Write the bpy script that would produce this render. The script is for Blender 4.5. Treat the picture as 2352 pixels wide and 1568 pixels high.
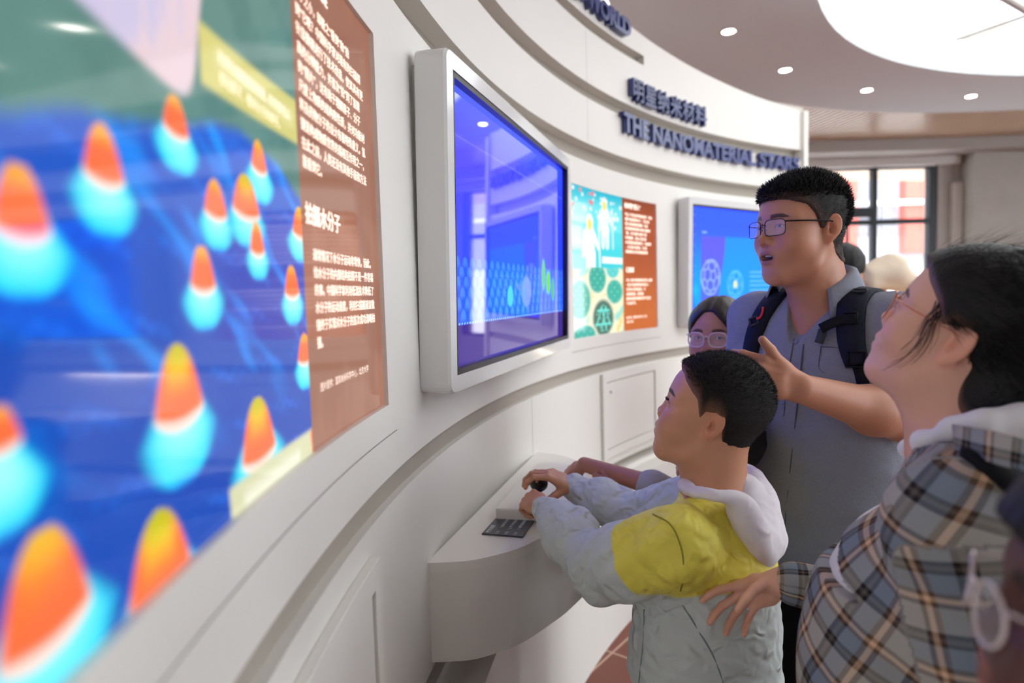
import bpy, bmesh, math, random
import numpy as np
from mathutils import Vector, Matrix
random.seed(7); RNG = np.random.default_rng(7)
for o in list(bpy.data.objects): bpy.data.objects.remove(o)
S = bpy.context.scene; COL = S.collection
pi = math.pi; rad = math.radians

# ---------------------------------------------------------------- camera
FPX, TILT, ROLL, EYE = 1500.0, .0700, -.0286, 1.5
def _axes():
    ct, st = math.cos(TILT), math.sin(TILT)
    F = np.array([0, ct, -st]); U = np.array([0, st, ct]); Rt = np.array([1., 0, 0])
    cr, sr = math.cos(ROLL), math.sin(ROLL)
    return cr*Rt + sr*U, -sr*Rt + cr*U, F
AR, AU, AF = _axes()
cd = bpy.data.cameras.new('camera'); cam = bpy.data.objects.new('camera', cd); COL.objects.link(cam)
cd.sensor_width = 36; cd.lens = FPX/2352*36; cd.clip_start = .02; cd.clip_end = 200
cam.matrix_world = Matrix(((AR[0], AU[0], -AF[0], 0), (AR[1], AU[1], -AF[1], 0), (AR[2], AU[2], -AF[2], EYE), (0, 0, 0, 1)))
cd.dof.use_dof = True; cd.dof.focus_distance = 1.3; cd.dof.aperture_fstop = 2.2
S.camera = cam
def W(px, py, Y):                       # point of the place seen at a photo pixel, Y metres ahead
    d = (px-1176)/FPX*AR - (py-784)/FPX*AU + AF
    p = d*(Y/d[1]); return np.array([p[0], p[1], p[2]+EYE])
def WZ(px, py, z):                      # the same at a known height
    d = (px-1176)/FPX*AR - (py-784)/FPX*AU + AF
    p = d*((z-EYE)/d[2]); return np.array([p[0], p[1], z])

# ---------------------------------------------------------------- world, exposure
wd = bpy.data.worlds.new('sky'); S.world = wd; wd.use_nodes = True
wn = wd.node_tree.nodes; bg = wn['Background']
bg.inputs[0].default_value = (.88, .94, 1, 1); bg.inputs[1].default_value = 9.5
S.view_settings.view_transform = 'Standard'; S.view_settings.look = 'None'
S.view_settings.exposure = .3; S.view_settings.gamma = 1; S.view_settings.use_curve_mapping = False
S.cycles.use_denoising = True; S.cycles.max_bounces = 8; S.cycles.transparent_max_bounces = 8
SKYLIGHT = 2.85          # radiance of the round luminous ceiling
DOWNLIGHT = 26.0

# ---------------------------------------------------------------- helpers
def lin(c):
    c = np.asarray(c, float)/255.
    return np.where(c <= .04045, c/12.92, ((c+.055)/1.055)**2.4)
def L4(r, g, b): return tuple(float(v) for v in lin((r, g, b)))+(1.,)
def mat(name, col=(200, 200, 200), rough=.6, metal=0, spec=.5, bump=0, bscale=60, coat=0, var=0, vscale=8, emit=0, sss=0, sheen=0, vcol=False, trans=0, alpha=1):
    m = bpy.data.materials.new(name); m.use_nodes = True
    n = m.node_tree.nodes; l = m.node_tree.links; p = n['Principled BSDF']
    c = L4(*col); p.inputs['Base Color'].default_value = c
    p.inputs['Roughness'].default_value = rough; p.inputs['Metallic'].default_value = metal
    p.inputs['Specular IOR Level'].default_value = spec
    p.inputs['Coat Weight'].default_value = coat; p.inputs['Coat Roughness'].default_value = .05
    if trans: p.inputs['Transmission Weight'].default_value = trans
    if alpha < 1: p.inputs['Alpha'].default_value = alpha
    if sss:
        p.inputs['Subsurface Weight'].default_value = sss; p.inputs['Subsurface Radius'].default_value = (1, .35, .2); p.inputs['Subsurface Scale'].default_value = .004
    if sheen: p.inputs['Sheen Weight'].default_value = sheen
    tc = n.new('ShaderNodeTexCoord')
    src = None
    if vcol:
        a = n.new('ShaderNodeAttribute'); a.attribute_name = 'Col'; src = a.outputs['Color']
        l.new(src, p.inputs['Base Color'])
    if var:
        t = n.new('ShaderNodeTexNoise'); t.inputs['Scale'].default_value = vscale; t.inputs['Detail'].default_value = 4
        l.new(tc.outputs['Object'], t.inputs['Vector'])
        x = n.new('ShaderNodeMix'); x.data_type = 'RGBA'; x.blend_type = 'MULTIPLY'; x.inputs[0].default_value = 1
        r = n.new('ShaderNodeMapRange'); r.inputs[3].default_value = 1-var; r.inputs[4].default_value = 1+var
        l.new(t.outputs['Fac'], r.inputs[0]); l.new(r.outputs[0], x.inputs[7])
        if src: l.new(src, x.inputs[6])
        else: x.inputs[6].default_value = c
        l.new(x.outputs[2], p.inputs['Base Color'])
    if bump:
        t = n.new('ShaderNodeTexNoise'); t.inputs['Scale'].default_value = bscale; t.inputs['Detail'].default_value = 3
        l.new(tc.outputs['Object'], t.inputs['Vector'])
        b = n.new('ShaderNodeBump'); b.inputs['Strength'].default_value = bump; b.inputs['Distance'].default_value = .01
        l.new(t.outputs['Fac'], b.inputs['Height']); l.new(b.outputs[0], p.inputs['Normal'])
    if emit:
        p.inputs['Emission Strength'].default_value = emit
        if vcol: l.new(src, p.inputs['Emission Color']); 
        else: p.inputs['Emission Color'].default_value = c
    return m
def screen_mat(name, strength, rough=.04, spec=.5):
    m = mat(name, (6, 6, 8), rough, spec=spec); n = m.node_tree.nodes; l = m.node_tree.links
    a = n.new('ShaderNodeAttribute'); a.attribute_name = 'Col'; p = n['Principled BSDF']
    l.new(a.outputs['Color'], p.inputs['Emission Color']); p.inputs['Emission Strength'].default_value = strength
    return m
def new_mesh(name, V, Fc, m=None, parent=None, smooth=False, col=None):
    me = bpy.data.meshes.new(name); V = np.asarray(V, np.float32)
    if isinstance(Fc, np.ndarray):
        k = Fc.shape[1]; me.vertices.add(len(V)); me.vertices.foreach_set('co', V.ravel())
        me.loops.add(Fc.size); me.loops.foreach_set('vertex_index', Fc.astype(np.int32).ravel())
        me.polygons.add(len(Fc)); me.polygons.foreach_set('loop_start', np.arange(0, Fc.size, k, dtype=np.int32))
        me.update(calc_edges=True)
    else: me.from_pydata([tuple(v) for v in V], [], Fc)
    me.validate(); 
    if smooth: me.polygons.foreach_set('use_smooth', np.ones(len(me.polygons), bool))
    if col is not None:
        a = me.color_attributes.new('Col', 'FLOAT_COLOR', 'POINT'); c = np.ones((len(V), 4), np.float32); c[:, :3] = col; a.data.foreach_set('color', c.ravel())
    me.update(); o = bpy.data.objects.new(name, me); COL.objects.link(o)
    if m: me.materials.append(m)
    if parent: attach(o, parent)
    return o
def attach(o, parent):
    o.parent = parent; o.matrix_parent_inverse = parent.matrix_world.inverted() if False else Matrix.Translation(-Vector(parent.location))
def tag(o, label=None, cat=None, group=None, kind=None):
    for k, v in (('label', label), ('category', cat), ('group', group), ('kind', kind)):
        if v: o[k] = v
    return o
def thing(name, label, cat, loc=(0, 0, 0), group=None):
    o = bpy.data.objects.new(name, None); COL.objects.link(o); o.location = Vector([float(v) for v in loc]); o.empty_display_size = .05
    return tag(o, label, cat, group)
class MB:
    def __init__(s): s.v = []; s.f = []
    def add(s, V, Fc):
        b = len(s.v); s.v += [tuple(float(x) for x in v) for v in V]; s.f += [[i+b for i in q] for q in Fc]
    def box(s, c, size, R=None):
        c = np.array(c, float); h = np.array(size, float)/2
        V = np.array([(x, y, z) for x in (-1, 1) for y in (-1, 1) for z in (-1, 1)])*h
        if R is not None: V = V@np.array(R).T
        s.add(V+c, [(0, 1, 3, 2), (4, 6, 7, 5), (0, 4, 5, 1), (2, 3, 7, 6), (0, 2, 6, 4), (1, 5, 7, 3)])
    def tube(s, P, r, n=8, caps=True):
        P = [np.array(p, float) for p in P]; r = [r]*len(P) if np.isscalar(r) else r; ring = []; u = None
        for i, p in enumerate(P):
            t = P[min(i+1, len(P)-1)]-P[max(i-1, 0)]; t = t/(np.linalg.norm(t)+1e-12)
            if u is None:
                u = np.cross(t, (0, 0, 1.)); u = u if np.linalg.norm(u) > .1 else np.cross(t, (1., 0, 0))
            u = u-t*(u@t); u = u/np.linalg.norm(u); w = np.cross(t, u)
            ring.append([p+r[i]*(math.cos(a)*u+math.sin(a)*w) for a in np.linspace(0, 2*pi, n, endpoint=False)])
        V = [v for q in ring for v in q]; m = len(P)
        Fc = [(i*n+j, i*n+(j+1) % n, (i+1)*n+(j+1) % n, (i+1)*n+j) for i in range(m-1) for j in range(n)]
        if caps: Fc += [tuple(range(n))[::-1], tuple((m-1)*n+j for j in range(n))]
        s.add(V, Fc)
    def prism(s, poly, z0, z1):
        n = len(poly); V = [(p[0], p[1], z0) for p in poly]+[(p[0], p[1], z1) for p in poly]
        s.add(V, [tuple(range(n))[::-1], tuple(range(n, 2*n))]+[(i, (i+1) % n, n+(i+1) % n, n+i) for i in range(n)])
    def lathe(s, prof, c, n=24, axis=None):
        c = np.array(c, float); R = np.eye(3) if axis is None else np.array(Vector((0, 0, 1)).rotation_difference(Vector([float(a) for a in axis])).to_matrix())
        V = [R@np.array((r*math.cos(a), r*math.sin(a), z))+c for r, z in prof for a in np.linspace(0, 2*pi, n, endpoint=False)]
        m = len(prof); Fc = [(i*n+j, i*n+(j+1) % n, (i+1)*n+(j+1) % n, (i+1)*n+j) for i in range(m-1) for j in range(n)]
        Fc += [tuple(range(n))[::-1], tuple((m-1)*n+j for j in range(n))]
        s.add(V, Fc)
    def build(s, name, m=None, parent=None, smooth=False, bevel=0, seg=2, angle=None):
        o = new_mesh(name, s.v, s.f, m, parent, smooth)
        if bevel:
            b = o.modifiers.new('bevel', 'BEVEL'); b.width = bevel; b.segments = seg; b.limit_method = 'ANGLE'; b.angle_limit = rad(35)
        if smooth and angle:
            bm = bmesh.new(); bm.from_mesh(o.data)
            for e in bm.edges:
                if len(e.link_faces) == 2 and e.calc_face_angle(0) > rad(angle): e.smooth = False
            bm.to_mesh(o.data); bm.free()
        return o
# the curved exhibition wall: a cylinder, th in degrees round its axis, ins = metres in front of its face
CX, CY, CR = 3.848, .716, 4.089
def cyl(th, z, ins=0.):
    a = rad(th); return np.array([CX+(CR-ins)*math.cos(a), CY+(CR-ins)*math.sin(a), z])
def wallhit(px, py, ins=0.):
    d = (px-1176)/FPX*AR - (py-784)/FPX*AU + AF; r = CR-ins
    a = d[0]**2+d[1]**2; b = -2*(d[0]*CX+d[1]*CY); c = CX*CX+CY*CY-r*r
    t = (-b+math.sqrt(b*b-4*a*c))/2/a; p = d*t
    return math.degrees(math.atan2(p[1]-CY, p[0]-CX)) % 360, p[2]+EYE
def art(name, th, z, ins, nx, nz, fn, m, parent):
    """a printed or lit sheet on the curved wall; fn(u, v) -> linear rgb, u 0..1 from th[0] to th[1], v 0..1 upward"""
    u, v = np.meshgrid(np.linspace(0, 1, nx), np.linspace(0, 1, nz)); u = u.ravel(); v = v.ravel()
    a = np.radians(th[0]+(th[1]-th[0])*u); r = CR-ins
    V = np.c_[CX+r*np.cos(a), CY+r*np.sin(a), z[0]+(z[1]-z[0])*v]
    i = np.arange(nx*nz).reshape(nz, nx); Fc = np.c_[i[:-1, :-1].ravel(), i[:-1, 1:].ravel(), i[1:, 1:].ravel(), i[1:, :-1].ravel()]
    return new_mesh(name, V, Fc, m, parent, True, fn(u, v))
def text_mesh(body, size, extrude=0., offset=0., space=1., align='LEFT'):
    c = bpy.data.curves.new('text', 'FONT'); c.body = body; c.size = size; c.extrude = extrude; c.offset = offset
    c.space_character = space; c.align_x = align; c.resolution_u = 3
    o = bpy.data.objects.new('text', c); COL.objects.link(o); dg = bpy.context.evaluated_depsgraph_get(); dg.update()
    me = bpy.data.meshes.new_from_object(o.evaluated_get(dg)); V = np.zeros(len(me.vertices)*3); me.vertices.foreach_get('co', V)
    F_ = [tuple(p.vertices) for p in me.polygons]; bpy.data.objects.remove(o); bpy.data.meshes.remove(me)
    return V.reshape(-1, 3), F_
def wall_text(mb, body, th, z, size, width=None, height=None, ins=.0, extrude=0., offset=0., space=1., bold=0.):
    if bold:
        for k, (a, c) in enumerate(((-bold, -bold*.4), (bold, bold*.4), (-bold, bold*.4), (bold, -bold*.4))): wall_text(mb, body, th+math.degrees(a/CR), z+c, size, width, height, ins+.00004*k, extrude, 0, space)
        return
    """letters bent onto the curved wall, starting at th and running towards smaller th"""
    V, F_ = text_mesh(body, size, extrude, offset, space)
    if not len(V): return
    x = V[:, 0]-V[:, 0].min() if width else V[:, 0]; y = V[:, 1]
    if width: x = x*width/x.max()
    if height: y = (y-y.min())*height/(y.max()-y.min())
    out = [cyl(th-math.degrees(a/CR), z+b, ins+c) for a, b, c in zip(x, y, V[:, 2]+extrude)]
    mb.add(out, F_)
def sstep(a, b, x):
    t = np.clip((x-a)/(b-a), 0, 1); return t*t*(3-2*t)
def mixc(A, B, t): t = np.asarray(t)[:, None]; return A*(1-t)+B*t
def disc(n, cx, cy, r, z): return [(cx+r*math.cos(a), cy+r*math.sin(a), z) for a in np.linspace(0, 2*pi, n, endpoint=False)]

# ---------------------------------------------------------------- materials
M = {}
M['white'] = mat('white_paint', (232, 229, 221), .45, spec=.35, bump=.02, bscale=40, var=.015, vscale=3)
M['ceil'] = mat('ceiling_paint', (220, 230, 233), .9, spec=.1)
M['off'] = mat('shelf_laminate', (236, 232, 224), .3, var=.01)
M['seam'] = mat('seam_dark', (120, 112, 104), .8)
M['grey'] = mat('grey_plaster', (176, 172, 166), .8, bump=.05)
M['tvw'] = mat('white_gloss', (226, 226, 224), .16, spec=.5, coat=.4)
M['black'] = mat('black_plastic', (12, 12, 14), .35)
M['navy'] = mat('navy_acrylic', (38, 52, 118), .22, spec=.6)
M['metal'] = mat('dark_metal', (34, 34, 36), .4, metal=.6)
M['peach'] = mat('lit_text', (255, 232, 214), .5, emit=.7)
M['groove_shade'] = mat('groove_shade_paint', (170, 162, 149), .8)  # shade of the groove backs, painted in as a darker colour

# ---------------------------------------------------------------- floor
def tile_mat():
    m = mat('terracotta_tiles', (150, 90, 72), .35, bump=.03); n = m.node_tree.nodes; l = m.node_tree.links
    tc = n.new('ShaderNodeTexCoord'); mp = n.new('ShaderNodeMapping'); mp.inputs['Rotation'].default_value = (0, 0, rad(38)); b = n.new('ShaderNodeTexBrick')
    b.offset = 0; b.inputs['Scale'].default_value = 1; b.inputs['Brick Width'].default_value = .33; b.inputs['Row Height'].default_value = .33
    b.inputs['Mortar Size'].default_value = .005; b.inputs['Color1'].default_value = L4(134, 70, 52); b.inputs['Color2'].default_value = L4(121, 62, 45); b.inputs['Mortar'].default_value = L4(196, 160, 138)
    l.new(tc.outputs['Object'], mp.inputs[0]); l.new(mp.outputs[0], b.inputs[0]); l.new(b.outputs[0], n['Principled BSDF'].inputs['Base Color']); return m
b = MB(); b.box((2.5, .8, -.05), (21.4, 16.2, .1)); tag(b.build('floor', tile_mat()), kind='structure')

# ---------------------------------------------------------------- curved wall with grooves and poster recesses
TOPX = [118, 124, 130, 137, 143.5, 151, 216]; TOPZ = [2.635, 2.67, 2.705, 2.74, 2.77, 2.81, 3.05]
def top_z(th): return float(np.interp(th, TOPX, TOPZ))
POST1, POST2 = (174.1, 186.9), (139.0, 151.45)
PZ = (1.315, 1.948)
def build_wall():
    zs = [0, .64, .66, .705, 1.143, 1.19, PZ[0], PZ[1], 2.058, 2.136, 2.327, 2.391, 2.615, 2.662, 99]
    ths = sorted(set(list(np.arange(118, 216.01, .5))+[POST1[0], POST1[1], POST2[0], POST2[1], 140.54]))
    nt, nz = len(ths)-1, len(zs)-1
    def off(i, j):
        t = (ths[i]+ths[i+1])/2; z = (zs[j]+zs[j+1])/2
        if z < .64: return -.10
        if .66 < z < .705: return .05
        if 1.143 < z < 1.19: return .015
        if PZ[0] < z < PZ[1] and (POST1[0] < t < POST1[1] or POST2[0] < t < POST2[1]): return .014
        if 2.058 < z < 2.136: return .055
        if 2.327 < z < 2.391: return .05
        if 2.615 < z < 2.662 and t > 140.54: return .04
        return 0
    V = []; Fc = []; idx = {}; back = []
    def P(i, j, o):
        k = (i, j, round(o, 4))
        if k not in idx:
            z = zs[j] if j < nz else top_z(ths[i]); idx[k] = len(V); V.append(cyl(ths[i], z, -o))
        return idx[k]
    for i in range(nt):
        for j in range(nz):
            o = off(i, j); Fc.append((P(i, j, o), P(i, j+1, o), P(i+1, j+1, o), P(i+1, j, o)))
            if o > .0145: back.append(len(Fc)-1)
            if j+1 < nz:
                q = off(i, j+1)
                if q != o: Fc.append((P(i, j+1, o), P(i, j+1, q), P(i+1, j+1, q), P(i+1, j+1, o)))
            if i+1 < nt:
                q = off(i+1, j)
                if q != o: Fc.append((P(i+1, j, o), P(i+1, j+1, o), P(i+1, j+1, q), P(i+1, j, q)))
        o = off(i, nz-1); Fc.append((P(i, nz, o), P(i, nz, .12), P(i+1, nz, .12), P(i+1, nz, o)))
        Fc.append((P(i, nz, .12), P(i, 0, .12), P(i+1, 0, .12), P(i+1, nz, .12)))
    for e in (0, nt):
        for j in range(nz):
            o = off(min(e, nt-1), j); Fc.append((P(e, j, o), P(e, j+1, o), P(e, j+1, .12), P(e, j, .12)))
    o = new_mesh('wall_left', V, Fc, M['white']); tag(o, kind='structure'); o.data.materials.append(M['groove_shade'])
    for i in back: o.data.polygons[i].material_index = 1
build_wall()
# end post of the wall
b = MB(); c = cyl(117.95, 0, -.05); b.box((c[0], c[1], 1.318), (.04, .15, 2.636), Matrix.Rotation(rad(117.75-180), 3, 'Z') @ Matrix.Rotation(pi/2, 3, 'Z'))
tag(b.build('trim_1', M['white'], bevel=.004), kind='structure')

# seams and scratches of the wall panels
b = MB()
def seam(th0, z0, th1, z1, w=.0022, ins=.0006, n=14):
    for k in range(n):
        a, c = k/n, (k+1)/n; t = [th0+(th1-th0)*x for x in (a, c)]; z = [z0+(z1-z0)*x for x in (a, c)]
        dth = math.degrees(w/2/CR)
        if abs(t[1]-t[0]) > 1e-3: b.add([cyl(t[0], z[0]-w/2, ins), cyl(t[1], z[1]-w/2, ins), cyl(t[1], z[1]+w/2, ins), cyl(t[0], z[0]+w/2, ins)], [(0, 1, 2, 3)])
        else: b.add([cyl(t[0]-dth, z[0], ins), cyl(t[0]+dth, z[0], ins), cyl(t[0]+dth, z[1], ins), cyl(t[0]-dth, z[1], ins)], [(0, 1, 2, 3)])
seam(157.8, .945, 157.8, 1.142); seam(176.35, .665, 176.35, 1.07); seam(148.9, 2.14, 148.9, 2.6, .0015)
seam(POST2[0]-.4, 1.262, POST2[1]+.4, 1.262, .002, n=30); seam(POST1[0]-.6, 1.262, POST1[1], 1.262, .0015, n=30)
tag(b.build('trim_2', M['seam']), kind='structure')

# ---------------------------------------------------------------- lettering on the fascia
def sign(name, label, rows, depth=.028):
    b = MB()
    for r in rows:
        for da, dz in ((0, 0),)+(((r[8], 0), (-r[8], 0), (0, r[8]), (0, -r[8])) if len(r) > 8 else ()): wall_text(b, r[0], r[1]+math.degrees(da/CR), r[2]+dz, r[3], width=r[4], height=r[5], ins=.004, extrude=depth/2, offset=r[6], space=r[7])
    o = b.build(name, M['navy']); return tag(o, label, 'sign lettering')
A = CR*pi/180
sign('sign_lettering', 'navy raised letters reading THE NANOMATERIAL STARS along the white curved wall', [('THE NANOMATERIAL STARS', 144.45, 2.243, .12, (144.45-118.95)*A, .092, .0042, 1.0)])
sign('sign_lettering', 'navy raised Chinese characters on the white fascia above the nanomaterial stars line', [('明星纳米材料', 142.95, 2.411, .11, (142.95-132.15)*A, .104, 0, 1.12, .0022)])
sign('sign_lettering', 'navy raised letters ending in WORLD on the topmost band of the curved wall', [('NANO-WORLD', 155.0, 2.683, .1, (155.0-143.2)*A, .082, .005, 1.0)])

# ---------------------------------------------------------------- lit picture panels
M['lit'] = screen_mat('backlit_print', .9, .06, .3)
BROWN = lin((158, 92, 66)); BROWN1 = lin((148, 98, 78))
def noise2(x, y, seed, n=5):
    r = np.random.default_rng(seed); s = 0
    for k in range(n):
        a, p = r.uniform(0, 2*pi), r.uniform(0, 6.28); f = 2**(k*.6)*r.uniform(.8, 1.3)
        s = s+np.sin((x*math.cos(a)+y*math.sin(a))*f*2*pi+p)/(k+1)
    return s/2
# molecules of the first picture: photo column, tip row, row where orange ends, foot row, half widths of the two zones
CONES = [(40, 372, 545, 690, 72, 130, 0), (232, 285, 420, 545, 48, 82, 0), (400, 218, 310, 398, 30, 54, 0), (592, 322, 395, 468, 18, 34, .2),
         (492, 413, 500, 577, 27, 42, 0), (562, 400, 498, 570, 32, 46, .6), (588, 510, 585, 645, 17, 28, 0), (688, 474, 545, 605, 19, 33, .3),
         (462, 563, 670, 762, 30, 51, 0), (668, 609, 683, 750, 17, 27, 0), (698, 766, 835, 898, 17, 26, 0), (405, 790, 975, 1128, 60, 92, .8),
         (590, 912, 1068, 1150, 42, 66, .8), (-10, 930, 1040, 1250, 60, 130, 0), (362, 1172, 1410, 1530, 84, 122, .9), (95, 1212, 1500, 1690, 120, 200, .25)]
TH1 = POST1[1]; SP1 = (POST1[1]-178.95)/(POST1[1]-POST1[0])
def to_sz(px, py):
    th, z = wallhit(px, py, -.008); return (POST1[1]-th)*A, z
def art1(u, v):
    s = u*(POST1[1]-POST1[0])*A; z = PZ[0]+v*(PZ[1]-PZ[0]); w = (POST1[1]-POST1[0])*A
    sb = SP1*w
    teal = lin((92, 136, 128)); c = np.tile(teal, (len(u), 1))
    c = mixc(c, lin((70, 118, 112)), sstep(-.4, .8, noise2(s*5, z*9, 3))*.6)
    HP = [to_sz(*q) for q in ((-60, 262), (0, 258), (90, 250), (170, 252), (250, 268), (330, 285), (420, 292), (500, 282), (545, 300), (600, 345), (640, 385), (672, 430), (690, 460), (730, 560))]
    hz = np.interp(s, [q[0] for q in HP], [q[1] for q in HP])+.003*noise2(s*30, z*0, 5)
    blue = np.tile(lin((30, 96, 212)), (len(u), 1))
    blue = mixc(blue, lin((20, 66, 165)), sstep(1.75, 1.45, z)*.7)
    blue = mixc(blue, lin((20, 150, 255)), sstep(.2, .8, noise2(s*7, z*10, 11))*.85*sstep(1.36, 1.5, z))
    blue = mixc(blue, lin((30, 120, 240)), sstep(.3, 1., noise2(s*16, z*22, 12))*.5)
    c = mixc(c, blue, sstep(hz+.008, hz-.008, z))
    # the pale microscope tip
    def poly(P, colr, soft=.004, st=1.):
        nonlocal c
        Q = np.array([to_sz(*p) for p in P]); k = np.ones(len(u)); n_ = len(Q); ar = sum(Q[i][0]*Q[(i+1) % n_][1]-Q[(i+1) % n_][0]*Q[i][1] for i in range(n_)); sg = 1 if ar > 0 else -1
        for i in range(n_):
            x1, y1 = Q[i]; x2, y2 = Q[(i+1) % n_]; L = math.hypot(x2-x1, y2-y1); k = k*sstep(-soft, soft, sg*((x2-x1)*(z-y1)-(y2-y1)*(s-x1))/L)
        c = mixc(c, colr, k*st)
    tipc = mixc(np.tile(lin((232, 206, 214)), (len(u), 1)), lin((206, 196, 226)), sstep(-.3, .6, noise2(s*14, z*8, 8)))
    poly([(20, -160), (470, -160), (458, 60), (445, 190), (428, 222), (400, 212), (330, 150)], tipc, .006, .93)
    for (px, t0, m0, f0, w1, w2, yel) in CONES:
        sc, zt = to_sz(px, t0); _, zm = to_sz(px, m0); _, zf = to_sz(px, f0)
        if px < 60: zt, zm, zf = zt, zm, zf
        d1 = abs(to_sz(px+w1, m0)[0]-to_sz(px-w1, m0)[0])/2; d2 = abs(to_sz(px+w2, m0)[0]-to_sz(px-w2, m0)[0])/2
        # cyan skirt
        tt = (zt-z)/(zt-zf); ztop = .22
        wd = d2*np.clip((tt-ztop)/.40, 0, 1)**.65; wd = np.where(tt > .62, d2*np.clip(1-((tt-.62)/.40)**2, 0, 1)**.6, wd)
        e = np.abs(s-sc)/np.maximum(wd, 1e-5); k = sstep(1.12, .62, e)*(tt > ztop)*(tt < 1.02)
        cy = mixc(np.tile(lin((44, 226, 255)), (len(u), 1)), lin((160, 255, 255)), sstep(.95, .1, e)*sstep(1., .5, tt))
        cy = mixc(cy, lin((30, 150, 255)), sstep(.88, 1.02, tt))
        c = mixc(c, cy, k*sstep(1.02, .95, tt))
        # hot tip
        tm = (zt-z)/(zt-zm); wm = d1*np.clip(tm, 0, 1)**.42*np.where(tm > .85, 1-.25*((tm-.85)/.15)**2, 1.)
        q = tm+.16*(np.abs(s-sc)/d1)**2*1.0
        e = np.abs(s-sc)/np.maximum(wm, 1e-5)
        k = sstep(1.18, .88, e)*(tm > 0)*sstep(1.16, 1.04, tm-.0)*1.
        wh = sstep(.90, 1.02, tm+.10*e*e)
        hot = mixc(np.tile(lin((255, 176, 60)), (len(u), 1)), lin((255, 112, 62)), sstep(.05, .45, tm))
        hot = mixc(hot, lin((232, 216, 24)), yel*sstep(.75, .15, tm)*sstep(1., .3, e))
        hot = mixc(hot, lin((170, 176, 24)), yel*sstep(.38, .02, tm)*.8)
        c = mixc(c, mixc(hot, lin((255, 226, 214)), wh), k)
    # slanted yellow caption strip and the pale plate at the foot
    quad = poly
    quad([(455, 45), (690, 240), (690, 335), (462, 190)], lin((214, 206, 120)), .004, .95)
    quad([(495, 112), (672, 255), (672, 290), (497, 150)], lin((236, 230, 180)), .008, .6)
    quad([(526, 1125), (730, 975), (735, 1062), (535, 1215)], lin((214, 216, 176)), .004, 1.)
    quad([(560, 1135), (690, 1030), (690, 1060), (565, 1165)], lin((246, 246, 230)), .008, .7)
    quad([(712, 990), (732, 975), (735, 1050), (720, 1060)], lin((255, 120, 70)), .004, .9)
    br = np.tile(BROWN1, (len(u), 1)); br = mixc(br, lin((164, 116, 96)), sstep(-.3, .7, noise2(s*4, z*4, 21))*.6)
    return mixc(c, br, (s > sb).astype(float))
p1 = thing('lightbox_panel', 'large backlit panel with orange and blue molecule cones beside brown text column', 'illuminated panel', cyl(180.5, PZ[0], 0))
art('picture', POST1[::-1], PZ, -.008, 420, 260, art1, M['lit'], p1)
b = MB()
L1 = ['分子之小，却能之“看到”和“拍', '到”它呢？中国科学家对现有的扫描探', '针显微镜进行了技术改造，使其具有更', '高的分辨能力，并首次“拍”到了氢键', '的“照片”，这有助于理解原子、分子', '尺度上物质的结构和性质，并对功能材', '料及药物分子的设计有着特殊意义，氢', '键是构成物质世界的弱相互作用之一，', '在此之前，人类还没有其他手段和方法', '能看到它。']
L2 = ['通常情况下水分子运动非常快，因此，', '给水分子的内部结构拍照不是一件容易', '的事。中国科学家利用低温技术降低了', '水分子的运动速度，利用扫描隧道显微', '镜终于实现对水分子的首次成功清晰拍', '摄。']
def column(b, th0, zs, lines, pitch, size, ins, off=.0004):
    for k, t in enumerate(lines): wall_text(b, t, th0, zs-k*pitch, size, ins=ins, bold=off)
column(b, 178.75, 1.868, L1, .0226, .0166, -.0072)
column(b, 178.45, 1.553, L2, .0224, .0162, -.0072)
wall_text(b, '“拍”氢键', 178.6, 1.905, .031, ins=-.0072, bold=.0012); wall_text(b, '拍摄水分子', 178.75, 1.598, .0285, ins=-.0072, bold=.0011)
wall_text(b, '图片提供：国家纳米科学中心，北京大学', 178.4, 1.385, .0125, ins=-.0072)
t0, zz0 = wallhit(500, 140, -.008)
for k, t in enumerate(('利用扫描隧道显微镜，科学家可以', '移动原子，看到分子的样子。')): wall_text(b, t, t0, zz0-.018*k, .0125, ins=-.0072)
b.build('text', M['peach'], p1)

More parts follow.
